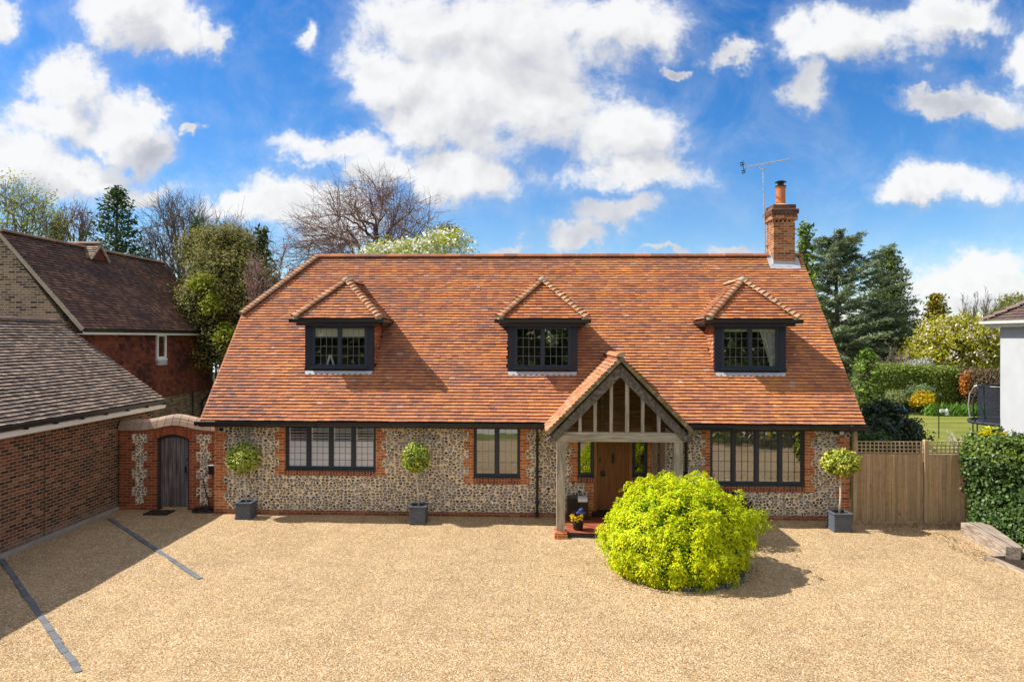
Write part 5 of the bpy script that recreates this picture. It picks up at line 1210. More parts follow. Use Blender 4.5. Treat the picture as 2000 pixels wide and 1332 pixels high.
# ------------------------------------------------------------------ golden acer on the drive
def acer():
    r = np.random.default_rng(5); t = thing('acer_bush', 'big dome of bright lime yellow acer leaves in front of the porch', 'bush', (2.95, -3.85, 0))
    cx, cy = 2.86, -3.85; n = 1350
    def surf(az, el):
        rx = 1.40*(1+0.06*np.sin(3*az+1)+0.04*np.sin(7*az)); 
        x = cx+rx*np.cos(az)*np.cos(el)**0.80; y = cy+1.42*np.sin(az)*np.cos(el)**0.80; z = 0.42+1.43*np.sin(el)
        return np.stack([x, y, z], axis=-1)
    az = r.random(n)*2*math.pi; el = np.arcsin(np.clip(r.random(n)*1.32-0.32, -1, 1))
    C = surf(az, el); C[:, 2] += 0.09*np.sin(C[:, 0]*5.1+1)*np.sin(C[:, 1]*4.3+1)*(C[:, 2] > 0.7); C[:, 0] -= 0.16*np.clip(1.3-C[:, 2], 0, 1)*(C[:, 0] < cx)
    C[:, 0] += 0.14*np.clip((C[:, 0]-cx)/1.6, 0, 1)*np.exp(-((C[:, 2]-0.78)/0.35)**2)
    out = unit(np.stack([(C[:, 0]-cx)/1.7, (C[:, 1]-cy)/1.5, (C[:, 2]-0.5)/1.0+0.25], axis=-1))
    sh = 1-0.20*r.random((n, 1))**1.3+0.05*np.maximum(0, r.normal(size=(n, 1))); ctr = np.array([cx, cy, 0.45]); C = ctr+(C-ctr)*sh
    low = C[:, 2] < 0.55; C[low, :2] = ctr[:2]+(C[low, :2]-ctr[:2])*(0.80+0.20*C[low, 2:3]/0.55)
    C[:, 2] = np.maximum(C[:, 2], 0.06+0.08*r.random(n))
    keep = ~((np.sin(C[:, 0]*5.3+C[:, 2]*4)*np.sin(C[:, 2]*7.7+C[:, 1]*3+1) > 0.52) & (r.random(n) < 0.85))
    C, out = C[keep], out[keep]
    pal = [(0.74,0.78,0.008),(0.66,0.75,0.008),(0.50,0.66,0.010),(0.80,0.79,0.010),(0.36,0.55,0.012),(0.80,0.71,0.02)]
    nper = 74; k = len(C); Cc = np.repeat(C, nper, axis=0); O = np.repeat(out, nper, axis=0); m = len(Cc)
    # each clump is a little hanging tuft: leaves spread outward and droop at the rim
    rad = np.abs(r.normal(size=(m, 1)))*0.105; ang = r.random(m)*2*math.pi
    T1 = unit(np.cross(O, np.array([0, 0, 1.0])+1e-3)); T2 = np.cross(O, T1)
    dirv = T1*np.cos(ang)[:, None]+T2*np.sin(ang)[:, None]
    P = Cc+dirv*rad+O*(0.035-rad*0.35)+r.normal(size=(m, 3))*0.012; P[:, 2] -= rad[:, 0]*0.35
    P[:, 2] = np.maximum(P[:, 2], 0.02)
    A = unit(dirv*1.0+O*0.25+np.array([0, 0, -0.75])+r.normal(size=(m, 3))*0.35); Nn = unit(O*0.9+np.array([0, 0, 0.45])+r.normal(size=(m, 3))*0.45); A = unit(A-Nn*np.sum(A*Nn, axis=1, keepdims=True)*0.9)
    tone = np.repeat(0.86+0.28*r.random((k, 1)), nper, axis=0)
    Q = leaf_quads(P, A, Nn, 0.062*(0.6+0.8*r.random(m)), 0.025*(0.7+0.6*r.random(m)))
    quads('leaves', Q, pick(r, m, pal, 0.14)*tone, M['acer'], t)
    n2 = 420; az = r.random(n2)*6.283; el = np.arcsin(np.clip(r.random(n2)*1.2-0.2, -1, 1)); C2 = ctr+(surf(az, el)-ctr)*(0.70+0.12*r.random((n2, 1))); C2[:, 2] = np.maximum(C2[:, 2], 0.08)
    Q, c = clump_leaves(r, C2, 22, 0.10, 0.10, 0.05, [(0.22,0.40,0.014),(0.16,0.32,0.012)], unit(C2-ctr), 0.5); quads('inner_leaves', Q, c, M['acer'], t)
    sg = []
    for k in range(70):
        a = r.random()*6.283; e = 0.15+r.random()*1.3; p1 = ctr+(surf(np.array([a]), np.array([e]))[0]-ctr)*0.85; p0 = np.array([cx+r.normal()*0.06, cy+r.normal()*0.06, 0.0]); m1 = p0+(p1-p0)*0.5+np.array([0, 0, 0.2])
        sg += [(p0, m1, 0.03, 0.016), (m1, p1, 0.016, 0.004)]
    quads('branches', seg_quads(sg, 4), None, M['barkdark'], t)
acer()
mb = MB(); n = 26
for k in range(n):
    a = 2*math.pi*k/n; R = 1.22*rnd.uniform(0.97, 1.03); x, y = 2.93+R*math.cos(a), -3.87+R*0.9*math.sin(a); w = 0.14; d = np.array([-math.sin(a), math.cos(a), 0])
    mb.bar(np.array([x, y, 0.02])-d*w, np.array([x, y, 0.02])+d*w, 0.10, 0.08)
tag(obj('stone_edging', mb, plain('dark edging stone', (0.12, 0.12, 0.125), 0.9, 0.4), origin=(2.93, -3.87, 0), bevel=0.01), 'ring of dark edging stones round the foot of the lime acer', 'edging')
bush('dark_acer', 'small dark maroon acer against the flint wall behind the lime bush', [((4.95, -0.42, 0.42), (0.36, 0.28, 0.30))], 31, [(0.045,0.012,0.016),(0.07,0.018,0.02),(0.03,0.01,0.014)], 60, 22, 0.06, 0.075, 0.03, mat='leaf', stems=8)
bush('yellow_shrub', 'little lime yellow shrub just right of the big acer', [((4.72, -2.35, 0.50), (0.40, 0.35, 0.34))], 32, [(0.46,0.52,0.015),(0.36,0.46,0.015)], 60, 26, 0.06, 0.07, 0.03, mat='acer', stems=8)

# ------------------------------------------------------------------ clipped bay trees
TOP = [(-7.53, -0.345, 1.53, 0.37, 0.33, 0.34, 900), (-3.02, -0.595, 1.62, 0.31, 0.31, 0.335, 800), (7.42, -0.83, 1.63, 0.38, 0.33, 0.29, 620)]
TL = ['wide clipped bay tree on a thin stem nearest the garden gate', 'rounder darker clipped bay tree between the two left hand windows', 'flattened glossy bay tree on a pale stem beside the fence']
for k, (x, y, z, rx, ry, rz, n) in enumerate(TOP):
    r = np.random.default_rng(60+k); t = thing('bay_tree', TL[k], 'tree', (PLANT[k][0], PLANT[k][1], 0.35), 'clipped bay trees in planters')
    pal = [[(0.50,0.56,0.09),(0.36,0.45,0.06),(0.62,0.63,0.18),(0.24,0.32,0.045),(0.44,0.53,0.09)], [(0.30,0.40,0.05),(0.42,0.50,0.06),(0.54,0.58,0.10),(0.20,0.28,0.035)], [(0.52,0.54,0.05),(0.34,0.40,0.04),(0.62,0.60,0.09),(0.20,0.26,0.035)]][k]
    big = 1.35 if k == 2 else 1.0
    C, O = blob_points(r, [((x, y, z), (rx, ry, rz))], n, 0.80); P, c = clump_leaves(r, C, 6, 0.028, 0.068*big, 0.036*big, pal, O, 0.1, var=0.25, axis_out=1.0)
    quads('crown', P, c, M['gloss'], t)
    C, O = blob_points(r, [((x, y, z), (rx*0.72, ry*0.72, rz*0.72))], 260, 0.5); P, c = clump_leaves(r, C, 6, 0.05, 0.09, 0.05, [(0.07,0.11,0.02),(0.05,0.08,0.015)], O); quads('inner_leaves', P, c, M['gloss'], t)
    m = MB(); px, py = PLANT[k][0], PLANT[k][1]; m.tube([(px, py, 0.35), (px+(x-px)*0.4+0.012, py, 0.8), (x-0.008, y, z-rz*0.9), (x, y, z)], [0.026, 0.023, 0.021, 0.012], 8); obj('trunk', m, M['palebark'], t, smooth=True)
# pansies in the pot
t = thing('pansies', 'yellow, blue and maroon pansies growing in the black pot', 'flowers', (1.02, -1.3, 0.3)); r = np.random.default_rng(77)
C, O = blob_points(r, [((1.02, -1.3, 0.34), (0.17, 0.16, 0.10))], 60, 0.5); P, c = clump_leaves(r, C, 7, 0.03, 0.06, 0.03, [(0.06,0.12,0.02),(0.04,0.08,0.015)], O); quads('leaves', P, c, M['leaf'], t)
for nm, pl, cs in (('yellow_flowers', [(0.85,0.55,0.01),(0.90,0.62,0.02)], [(0.90,-1.42,0.42),(0.86,-1.34,0.40),(0.95,-1.45,0.37),(1.05,-1.46,0.40),(1.11,-1.44,0.42),(1.08,-1.47,0.36),(0.88,-1.41,0.35),(1.0,-1.46,0.33)]), ('blue_flowers', [(0.10,0.16,0.55),(0.16,0.22,0.65)], [(1.06,-1.35,0.50),(1.12,-1.33,0.48),(1.09,-1.30,0.53),(1.15,-1.36,0.45),(1.02,-1.33,0.47)]), ('maroon_flowers', [(0.10,0.008,0.012),(0.07,0.006,0.02)], [(0.98,-1.42,0.43),(0.96,-1.38,0.46),(0.93,-1.36,0.44)])):
    P, c = clump_leaves(r, np.array(cs), 12, 0.016, 0.055, 0.05, pl, np.tile([0, -0.8, 0.6], (len(cs), 1))); quads(nm, P, c, M['petal'], t)

# ------------------------------------------------------------------ ivy hedge beside the fence
def ivy():
    r = np.random.default_rng(9); t = thing('ivy_hedge', 'tall hedge of glossy dark green ivy right of the fence', 'hedge', (11.6, -2, 0))
    n = 2300; side = r.random(n); y = -0.05-5.2*r.random(n); z = 2.12*r.random(n)
    f = lambda y, z: 10.92+0.10*np.sin(y*2.1)+0.10*np.sin(z*3.3+y*1.3)+0.09*np.clip(0.5-z, 0, 1)-0.02*z
    C = np.stack([f(y, z), y, z], axis=1); O = np.tile([-1, -0.35, 0.2], (n, 1)).astype(float)
    a = side > 0.62; C[a] = np.stack([f(y[a], 2.1+0*z[a])+1.6*r.random(a.sum()), y[a], 2.08+0.10*np.sin(y[a]*3)+0.1*r.random(a.sum())+0.10*np.clip(-y[a]-1, 0, 3)], axis=1); O[a] = (0, -0.2, 1)
    b = side > 0.90; C[b] = np.stack([10.95+1.6*r.random(b.sum()), 0.02+0.12*r.random(b.sum()), 2.2*r.random(b.sum())], axis=1); O[b] = (0, 1, 0.2)
    e = np.stack([10.95+1.6*r.random(160), -5.22-0.1*r.random(160), 2.1*r.random(160)], axis=1); C = np.concatenate([C, e]); O = np.concatenate([O, np.tile([0, -1, 0.2], (160, 1))])
    P, c = clump_leaves(r, C, 19, 0.075, 0.088, 0.070, [(0.045,0.090,0.020),(0.065,0.125,0.025),(0.032,0.070,0.018),(0.095,0.16,0.03)], O, 0.35, var=0.3)
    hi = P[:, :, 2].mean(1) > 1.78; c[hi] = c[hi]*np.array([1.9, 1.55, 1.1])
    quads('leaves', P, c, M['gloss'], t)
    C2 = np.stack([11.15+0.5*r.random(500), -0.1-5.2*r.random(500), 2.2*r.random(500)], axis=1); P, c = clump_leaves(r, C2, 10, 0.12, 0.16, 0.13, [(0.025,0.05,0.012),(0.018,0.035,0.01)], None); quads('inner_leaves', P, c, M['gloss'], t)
    m = MB(); m.box(11.45, 12.6, -5.2, -0.12, 0, 1.95); obj('stems', m, M['barkdark'], t)
ivy()
bush('yellow_leaf_shrub', 'sprig of bright yellow leaves on top of the ivy hedge near the fence post', [((11.42, -0.22, 2.22), (0.25, 0.2, 0.13))], 40, [(0.62,0.55,0.012),(0.50,0.52,0.015)], 20, 14, 0.06, 0.10, 0.06, mat='acer', stems=4)
r = np.random.default_rng(91); C = np.stack([9.75+1.3*r.random(60), -3.2-1.6*r.random(60), 0.05+0.05*r.random(60)], axis=1)
P, c = clump_leaves(r, C, 12, 0.05, 0.09, 0.02, [(0.14,0.22,0.03),(0.22,0.30,0.05),(0.30,0.22,0.05)], np.tile([0, 0, 1.0], (60, 1))); o = quads('weeds', P, c, M['leaf']); tag(o, 'low weeds and fallen leaves in the flower bed beside the beam', 'weeds', kind='stuff')

r = np.random.default_rng(92); n = 420
C = np.concatenate([np.stack([8.2+2.6*r.random(n), -0.25-0.75*r.random(n)**2, 0.022+0*r.random(n)], axis=1), np.stack([9.2+0.6*r.random(200), -0.9-2.2*r.random(200), 0.022+0*r.random(200)], axis=1)])
a = r.random(260)*6.283; q = 1.15+0.65*np.abs(r.normal(size=260)); C = np.concatenate([C, np.stack([2.93+q*np.cos(a), -3.87+q*0.95*np.sin(a), 0.022+0*q], axis=1), np.stack([-11+19*r.random(90), -8+7*r.random(90), 0.022+0*r.random(90)], axis=1)])
m = len(C); A = r.normal(size=(m, 3)); A[:, 2] *= 0.15; Nn = np.tile([0, 0, 1.0], (m, 1))+r.normal(size=(m, 3))*0.25
o = quads('leaf_litter', leaf_quads(C, A, Nn, 0.05*(0.6+0.8*r.random(m)), 0.028*(0.6+0.8*r.random(m))), pick(r, m, [(0.16,0.09,0.045),(0.10,0.06,0.03),(0.24,0.14,0.06),(0.30,0.24,0.05)], 0.3), M['leaf']); tag(o, 'dry fallen leaves scattered on the gravel by the fence and the acer', 'leaves', kind='stuff')
# ------------------------------------------------------------------ garden on the right
def hedge_box(name, label, A, B, depth, h, pal, seed, n, cat='hedge', L=0.16, W=0.07, per=10, cr=0.12):
    r = np.random.default_rng(seed); A = np.array(A, float); B = np.array(B, float); d = B-A; Ln = np.linalg.norm(d); d /= Ln; nn = np.array([d[1], -d[0]])
    if nn[1] > 0: nn = -nn
    t = thing(name, label, cat, (*(A+B)/2, 0)); u = r.random(n)*Ln; s = r.random(n); z = h*r.random(n); top = s > 0.68
    off = np.where(top, -depth*r.random(n), 0.06*np.sin(u*1.7)+0.08*r.random(n)); z = np.where(top, h+0.05*np.sin(u*0.9), z)
    C = np.stack([A[0]+d[0]*u+nn[0]*off, A[1]+d[1]*u+nn[1]*off, z], axis=1); O = np.where(top[:, None], np.array([[0, 0, 1.0]]), np.array([[nn[0], nn[1], 0.2]]))
    P, c = clump_leaves(r, C, per, cr, L, W, pal, O, 0.0); quads('leaves', P, c, M['needle'], t)
    m = MB(); a0 = A-nn*0.15; b0 = B-nn*0.15; a1 = A-nn*depth; b1 = B-nn*depth
    m.hexa([(*a0, 0), (*b0, 0), (*b1, 0), (*a1, 0), (*a0, h-0.1), (*b0, h-0.1), (*b1, h-0.1), (*a1, h-0.1)]); obj('stems', m, plain('hedge inside', (0.05, 0.06, 0.02), 0.95, 0.4), t); return t
hA = at(1690, 800, 43.5); hB = at(1872, 800, 43.5); hC = at(2010, 800, 40)
hedge_box('clipped_hedge', 'long flat topped green hedge across the end of the lawn', hA[:2], hB[:2], 1.6, 2.75, [(0.20,0.27,0.038),(0.25,0.31,0.05),(0.16,0.23,0.035),(0.30,0.33,0.08)], 12, 2600)
hedge_box('dying_hedge', 'brown and orange dying stretch of hedge behind the trampoline', hB[:2], hC[:2], 1.6, 2.55, [(0.17,0.12,0.075),(0.13,0.10,0.06),(0.20,0.13,0.08),(0.15,0.15,0.07)], 13, 1300)
r = np.random.default_rng(14); n = 300; s = r.random(n); C = np.stack([at(1876+62*q, 0, 43)[:2] for q in s]); z = 2.55-1.15*(1-s)*1.0*r.random(n)-0.25*r.random(n)
C = np.concatenate([C, z[:, None]], axis=1); C[:, 1] -= 0.25; P, c = clump_leaves(r, C, 12, 0.11, 0.18, 0.08, [(0.52,0.19,0.035),(0.60,0.24,0.05),(0.42,0.15,0.035)], np.tile([0, -1, 0.4], (n, 1))); o = quads('rust_shrub', P, c, M['needle']); tag(o, 'bright rust orange shrub against the brown end of the hedge', 'bush')
def at0(x, D): p = at(x, 660, D); return (p[0], p[1])
def blob_at(x, y, D, rx, ry, rz=None):
    """ellipsoid seen at pixel (x, y), D deep, with half sizes in pixels across and up"""
    p = at(x, y, D); k = D/1333.3; return (tuple(p), (rx*k, (rz if rz else rx)*k, ry*k))
bush('forsythia', 'round bright yellow forsythia at the foot of the clipped hedge', [blob_at(1803, 782, 42.3, 19, 17)], 15, [(0.72,0.52,0.012),(0.62,0.46,0.012),(0.80,0.60,0.02)], 170, 14, 0.10, 0.17, 0.07, mat='acer', stems=10)
bush('grey_shrub', 'grey green shrub behind the yellow forsythia', [blob_at(1795, 765, 42.9, 28, 14)], 16, [(0.20,0.27,0.12),(0.16,0.23,0.10)], 110, 10, 0.12, 0.16, 0.06)
bush('low_shrub', 'pale green low plants at the left end of the hedge', [blob_at(1750, 775, 42.5, 20, 12)], 17, [(0.24,0.28,0.10),(0.18,0.23,0.07),(0.30,0.33,0.14)], 90, 10, 0.12, 0.16, 0.05)
r = np.random.default_rng(18); C = np.array([at(1813+107*q, 801+6*r.random(), 41.5) for q in r.random(230)]); C[:, 2] = 0.15+0.15*r.random(230)
P, c = clump_leaves(r, C, 12, 0.14, 0.55, 0.05, [(0.13,0.26,0.03),(0.18,0.32,0.04),(0.09,0.20,0.03)], np.tile([0, -0.3, 0.2], (230, 1)), -3.0); o = quads('iris_leaves', P, c, M['leaf']); tag(o, 'strip of upright green leaves along the far edge of the lawn', 'plants', kind='stuff')
for k, (x0, x1, y, lab) in enumerate(((1826, 1856, 793, 'crumpled blue tarpaulin right of the forsythia'), (1758, 1778, 779, 'dark blue heap left of the forsythia'))):
    m = MB(); n = 9; D = 41.7 if k == 0 else 42; P = {}
    for i in range(n+1):
        for j in range(4):
            p = at(x0+(x1-x0)*i/n, 800, D); P[i, j] = (p[0], p[1]+0.35*j, max(0.03, (0.22+0.22*mnoise.noise(Vector((i*0.9, j*1.1, k*5)))+0.12*k)*math.sin(math.pi*(i+0.3)/(n+0.6))*(0.3+0.9*math.sin(math.pi*(j+0.5)/4))))
    for i in range(n):
        for j in range(3): m.poly([P[i, j], P[i+1, j], P[i+1, j+1], P[i, j+1]])
    tag(obj('tarpaulin', m, M['tarp'], origin=P[0, 0]), lab, 'tarpaulin')
# bird feeder
p = at(1834, 857, 32); bf = thing('bird_feeder', 'thin bird feeder pole standing on the lawn', 'bird feeder', (p[0], p[1], 0)); x, y = p[0], p[1]
m = MB(); m.tube([(x, y, -0.02), (x, y, 1.42)], 0.022, 6); m.tube([(x-0.02, y, 1.42), (x+0.2, y, 1.50), (x+0.36, y, 1.40)], 0.014, 6); obj('pole', m, M['black'], bf)
m = MB(); m.lathe([(0.05, 0), (0.07, 0.02), (0.07, 0.26), (0.03, 0.32)], (x+0.36, y, 1.06), 10); m.box(x+0.02, x+0.24, y-0.08, y+0.08, 1.22, 1.34); obj('feeder', m, M['white'], bf)
# trampoline
p = at(1945, 660, 33); tx, ty = p[0]+0.55, p[1]; tr = thing('trampoline', 'round trampoline with a dark net and curved poles partly behind the white house', 'trampoline', (tx, ty, 0)); TR = 1.55
m = MB(); ring = [(tx+TR*math.cos(t), ty+TR*math.sin(t)) for t in np.linspace(0, 2*math.pi, 33)]
m.tube([(a, b, 0.62) for a, b in ring], 0.09, 6, cap=False); m.poly([(a, b, 0.60) for a, b in ring[:-1]]); obj('bed', m, M['net'], tr)
for k in range(6):
    a = k*math.pi/3+3.22; m = MB(); X = lambda rr, z: (tx+rr*math.cos(a), ty+rr*math.sin(a), z)
    m.tube([X(TR, 0.55), X(TR+0.10, 0.8), X(TR+0.16, 1.3), X(TR+0.10, 1.9), X(TR-0.12, 2.28), X(TR-0.38, 2.38)], 0.035, 8); obj('net_pole', m, M['steel'] if k % 2 else M['black'], tr)
    m = MB(); m.tube([X(TR-0.05, 0.6), X(TR-0.05, 0.0)], 0.03, 6); obj('leg', m, M['black'], tr)
def net_mat():
    m, t = new_mat('trampoline net'); d = t.n('ShaderNodeBsdfDiffuse', {'Color': (0.035, 0.04, 0.055, 1)}); tp = t.n('ShaderNodeBsdfTransparent'); mx = t.n('ShaderNodeMixShader', {0: 0.66}); t.L.new(tp.outputs[0], mx.inputs[1]); t.L.new(d.outputs[0], mx.inputs[2]); o = t.n('ShaderNodeOutputMaterial'); t.L.new(mx.outputs[0], o.inputs[0]); return m
m = MB(); rr = TR-0.36; q = [(tx+rr*math.cos(t), ty+rr*math.sin(t)) for t in np.linspace(0, 2*math.pi, 33)]
for a, b in zip(q[:-1], q[1:]): m.poly([(*a, 0.65), (*b, 0.65), (*b, 2.36), (*a, 2.36)])
obj('net', m, net_mat(), tr)
m = MB(); m.tube([(a, b, 2.37) for a, b in q], 0.03, 6, cap=False); obj('top_ring', m, M['black'], tr)
# grey lean-to panels and brush behind the fence
m = MB(); a = at(1767, 660, 21); b = at(1803, 660, 22.5); m.hexa([(a[0], a[1], 0), (b[0], b[1], 0), (b[0], b[1]+0.9, 0), (a[0], a[1]+0.9, 0), (a[0], a[1], 1.62), (b[0], b[1], 1.50), (b[0], b[1]+0.9, 1.86), (a[0], a[1]+0.9, 1.72)])
tag(obj('log_store', m, plain('grey boards', (0.30, 0.30, 0.33), 0.8, 0.25), origin=(a[0], a[1], 0), bevel=0.02), 'low grey shed top showing just above the trellis', 'shed')
m = MB(); m.box(10.3, 14.5, 4.0, 6.2, -0.03, 0.03); struct(obj('patio', m, plain('pale paving', (0.50, 0.42, 0.36), 0.9, 0.2)))
CFG_BRUSH = dict(minr=(0, 0.008, 0.006), nseg=[5, 4, 3], kids=[9, 5, 0], bare=[0.1, 0.1, 1], wob=[0.18, 0.25, 0.3], up=[-0.03, 0.0, 0], ang=[0.8, 0.8, 0.8], len=[0.5, 0.5, 0.5], thin=0.6, trunk=1.0, twig='palebark')
p = at(1905, 660, 27); bare_tree('brush_pile', 'pale dead branches heaped below the trampoline', (p[0], p[1], 0.1), 1.1, 21, CFG_BRUSH, mat='palebark', stems=9, lean=1.4, R=1.0, rad=0.03, cat='branches')

# ------------------------------------------------------------------ trees
def conifer(name, label, base, H, R, seed, pal, n=240, per=46, droop=0.15, rise=0.25, L=0.30, W=0.10, shape=0.85, start=0.06, mat='needle', group=None, thick=0.22, cr=0.16, tips=None, gap=0.0, trunk='barkdark'):
    r = np.random.default_rng(seed); base = np.array(base, float); t = thing(name, label, 'tree', tuple(base), group)
    m = MB(); m.tube([base, base+np.array([0.02*H*r.normal()*0.3, 0, H*0.5]), base+np.array([0, 0, H*0.99])], [H*0.022, H*0.013, 0.02], 8); obj('trunk', m, M[trunk], t, smooth=True)
    Cs, Os, sg = [], [], []; tone = []
    for i in range(n):
        f = start+(1-start)*(i+r.random())/n; a = i*2.39996+r.normal()*0.3
        rr = R*(1-f**1.25)**shape*(0.72+0.42*r.random())+0.05*R
        if gap and math.sin(a*2+f*9)*math.sin(f*14+a) > 1-gap: continue
        d = np.array([math.cos(a), math.sin(a), 0]); p0 = base+np.array([0, 0, f*H]); k = max(2, int(rr/R*per/6))
        sg.append((p0, p0+d*rr*0.9+np.array([0, 0, rise*rr]), 0.03*(1-f)+0.012, 0.008)); tn = 0.8+0.4*r.random()
        for j in range(k):
            s = 0.25+0.80*(j+r.random())/k; q = p0+d*rr*s+np.array([0, 0, rise*rr*s-droop*rr*s*s]); w = np.array([-d[1], d[0], 0])*r.normal()*thick*rr*0.6*(1.15-s*0.6)
            Cs.append(q+w); Os.append(d*0.9+np.array([0, 0, 0.35])); tone.append(tn)
    Cs = np.array(Cs); Os = np.array(Os); P, c = clump_leaves(r, Cs, 6 if per < 60 else 8, cr, L, W, pal, Os, droop*2, flat=0.55, axis_out=1.6)
    tone = np.repeat(np.array(tone), len(c)//len(Cs))[:, None]
    quads('foliage', P, c*tone, M[mat], t); quads('branches', seg_quads(sg, 4), None, M['barkdark'], t)
    return t
GD = [(0.035,0.070,0.020),(0.055,0.100,0.026),(0.075,0.125,0.030),(0.040,0.078,0.026)]
CED = [(0.125,0.165,0.075),(0.17,0.21,0.105),(0.085,0.12,0.052),(0.25,0.285,0.165)]
x, y = at0(228, 40); conifer('dark_conifer', 'broad dark green conifer behind the ridge of the tile hung house', (x, y, 0), 13.3, 3.7, 101, GD, n=380, per=50, rise=0.40, L=0.30, W=0.11, shape=0.80, cr=0.17, gap=0.10)
x, y = at0(386, 38); conifer('ivy_topped_conifer', 'narrow dark evergreen half hidden beside the tall bare ash', (x, y, 0), 11.2, 1.3, 102, GD, n=120, per=34, rise=0.3, shape=0.6)
x, y = at0(512, 30); conifer('small_conifer', 'small pointed conifer behind the pink twigged shrub', (x, y, 0), 9.4, 1.5, 103, [(0.06,0.085,0.02),(0.09,0.11,0.025),(0.045,0.065,0.02)], n=150, per=34, rise=0.1, droop=0.3)
x, y = at0(1572, 27); conifer('golden_tipped_conifer', 'conifer with yellow green tips right behind the chimney', (x, y, 0), 9.2, 1.35, 104, [(0.10,0.16,0.03),(0.18,0.24,0.03),(0.27,0.30,0.03),(0.05,0.10,0.02)], n=170, per=36, rise=0.05, droop=0.35, L=0.24, W=0.09, cr=0.11)
x, y = at0(1735, 60); conifer('pointed_conifer', 'tall pointed green conifer right of the blue cedar', (x, y, 0), 12.4, 2.7, 105, [(0.085,0.125,0.028),(0.12,0.165,0.036),(0.16,0.20,0.045),(0.06,0.09,0.022)], n=460, per=44, rise=0.5, shape=0.50, L=0.32, W=0.12, cr=0.17, thick=0.35)
x, y = at0(1694, 23); conifer('young_conifer', 'bright green young conifer rising beside the roof verge', (x, y, 0), 4.3, 1.05, 106, [(0.11,0.20,0.024),(0.17,0.28,0.03),(0.07,0.13,0.02),(0.23,0.33,0.045)], n=150, per=34, rise=0.05, droop=0.25, L=0.17, W=0.06, cr=0.075, shape=0.7)
x, y = at0(1828, 58); conifer('golden_yew', 'golden yellow conifer standing above the flowering magnolia', (x, y, 0), 8.3, 1.35, 107, [(0.30,0.24,0.018),(0.22,0.18,0.016),(0.38,0.29,0.02),(0.13,0.12,0.015)], n=200, per=40, rise=0.7, shape=0.42, L=0.34, W=0.16, cr=0.2, thick=0.4)
# blue cedar with ascending limbs and flat plates
def cedar():
    r = np.random.default_rng(110); x, y = at0(1634, 52); base = np.array([x, y, 0.0]); t = thing('blue_cedar', 'large blue grey cedar with sweeping branches behind the right end of the roof', 'tree', tuple(base))
    H = 13.0; m = MB(); m.tube([base, base+np.array([0.1, 0, 5]), base+np.array([-0.2, 0, H])], [0.32, 0.2, 0.03], 8); obj('trunk', m, M['bark'], t, smooth=True)
    Cs, Os, sg, tone = [], [], [], []
    for i in range(86):
        f = 0.06+0.92*(i+r.random())/86; a = i*2.39996+r.normal()*0.25; L = (4.6*(1-f)**0.6+0.9)*(0.55+0.65*r.random())
        if math.cos(a) > 0.1: L *= 1.18
        d = np.array([math.cos(a), math.sin(a), 0]); up = 0.10+0.75*f; p0 = base+np.array([0, 0, f*H*0.93]); tn = 0.75+0.5*r.random(); prev = p0
        for j in range(1, 9):
            s = j/8; q = p0+d*L*s+np.array([0, 0, up*L*s*(1-0.28*s)]); sg.append((prev, q, 0.05*(1-f)*(1.05-s)+0.012, 0.05*(1-f)*(1-s)+0.008)); prev = q
            if s < 0.25: continue
            w = np.array([-d[1], d[0], 0]); k = 7
            for _ in range(k):
                u = r.normal(); e = q+w*u*0.30*L*0.42*(1.1-0.5*s)+d*r.normal()*0.12; e[2] += -0.10*abs(u)+0.05*r.normal()
                Cs.append(e); Os.append(d*0.8+w*u*0.7+np.array([0, 0, 0.25])); tone.append(tn)
    P, c = clump_leaves(r, np.array(Cs), 9, 0.13, 0.40, 0.06, CED, np.array(Os), 0.15, flat=0.35, axis_out=2.6)
    quads('foliage', P, c*np.repeat(np.array(tone), 9)[:, None], M['needle'], t); quads('branches', seg_quads(sg, 4), None, M['bark'], t)
cedar()
def cedar_low():
    r = np.random.default_rng(111); x, y = at0(1722, 54); base = np.array([x, y, 0.0]); t = thing('spreading_cedar', 'lower spreading blue cedar in front of the pointed conifer', 'tree', tuple(base)); H = 8.4
    m = MB(); m.tube([base, base+np.array([0, 0, H])], [0.2, 0.03], 8); obj('trunk', m, M['bark'], t, smooth=True); Cs, Os, sg, tone = [], [], [], []
    for i in range(60):
        f = 0.12+0.86*(i+r.random())/60; a = i*2.39996+r.normal()*0.2; L = (2.9*(1-f)**0.5+0.7)*(0.7+0.5*r.random()); d = np.array([math.cos(a), math.sin(a), 0]); p0 = base+np.array([0, 0, f*H*0.9]); prev = p0; tn = 0.75+0.5*r.random()
        for j in range(1, 7):
            s = j/6; q = p0+d*L*s+np.array([0, 0, 0.55*L*s*(1-0.35*s)]); sg.append((prev, q, 0.03, 0.015)); prev = q; w = np.array([-d[1], d[0], 0])
            for _ in range(6):
                u = r.normal(); Cs.append(q+w*u*0.28*L*0.5+np.array([0, 0, -0.08*abs(u)])); Os.append(d*0.8+w*u*0.6+np.array([0, 0, 0.25])); tone.append(tn)
    P, c = clump_leaves(r, np.array(Cs), 8, 0.13, 0.34, 0.075, CED, np.array(Os), 0.25, flat=0.4, axis_out=2.0); quads('foliage', P, c*np.repeat(np.array(tone), 8)[:, None], M['needle'], t); quads('branches', seg_quads(sg, 4), None, M['bark'], t)
cedar_low()
bush('laurel', 'big dark rounded evergreen behind the left part of the fence', [blob_at(1752, 856, 21.5, 48, 48), blob_at(1708, 858, 21, 46, 40), blob_at(1722, 812, 22, 34, 28)], 120, [(0.022,0.040,0.014),(0.035,0.060,0.018),(0.055,0.085,0.025),(0.018,0.03,0.012)], 460, 18, 0.10, 0.13, 0.06, mat='gloss', stems=10, core=[(0.012,0.02,0.008)])
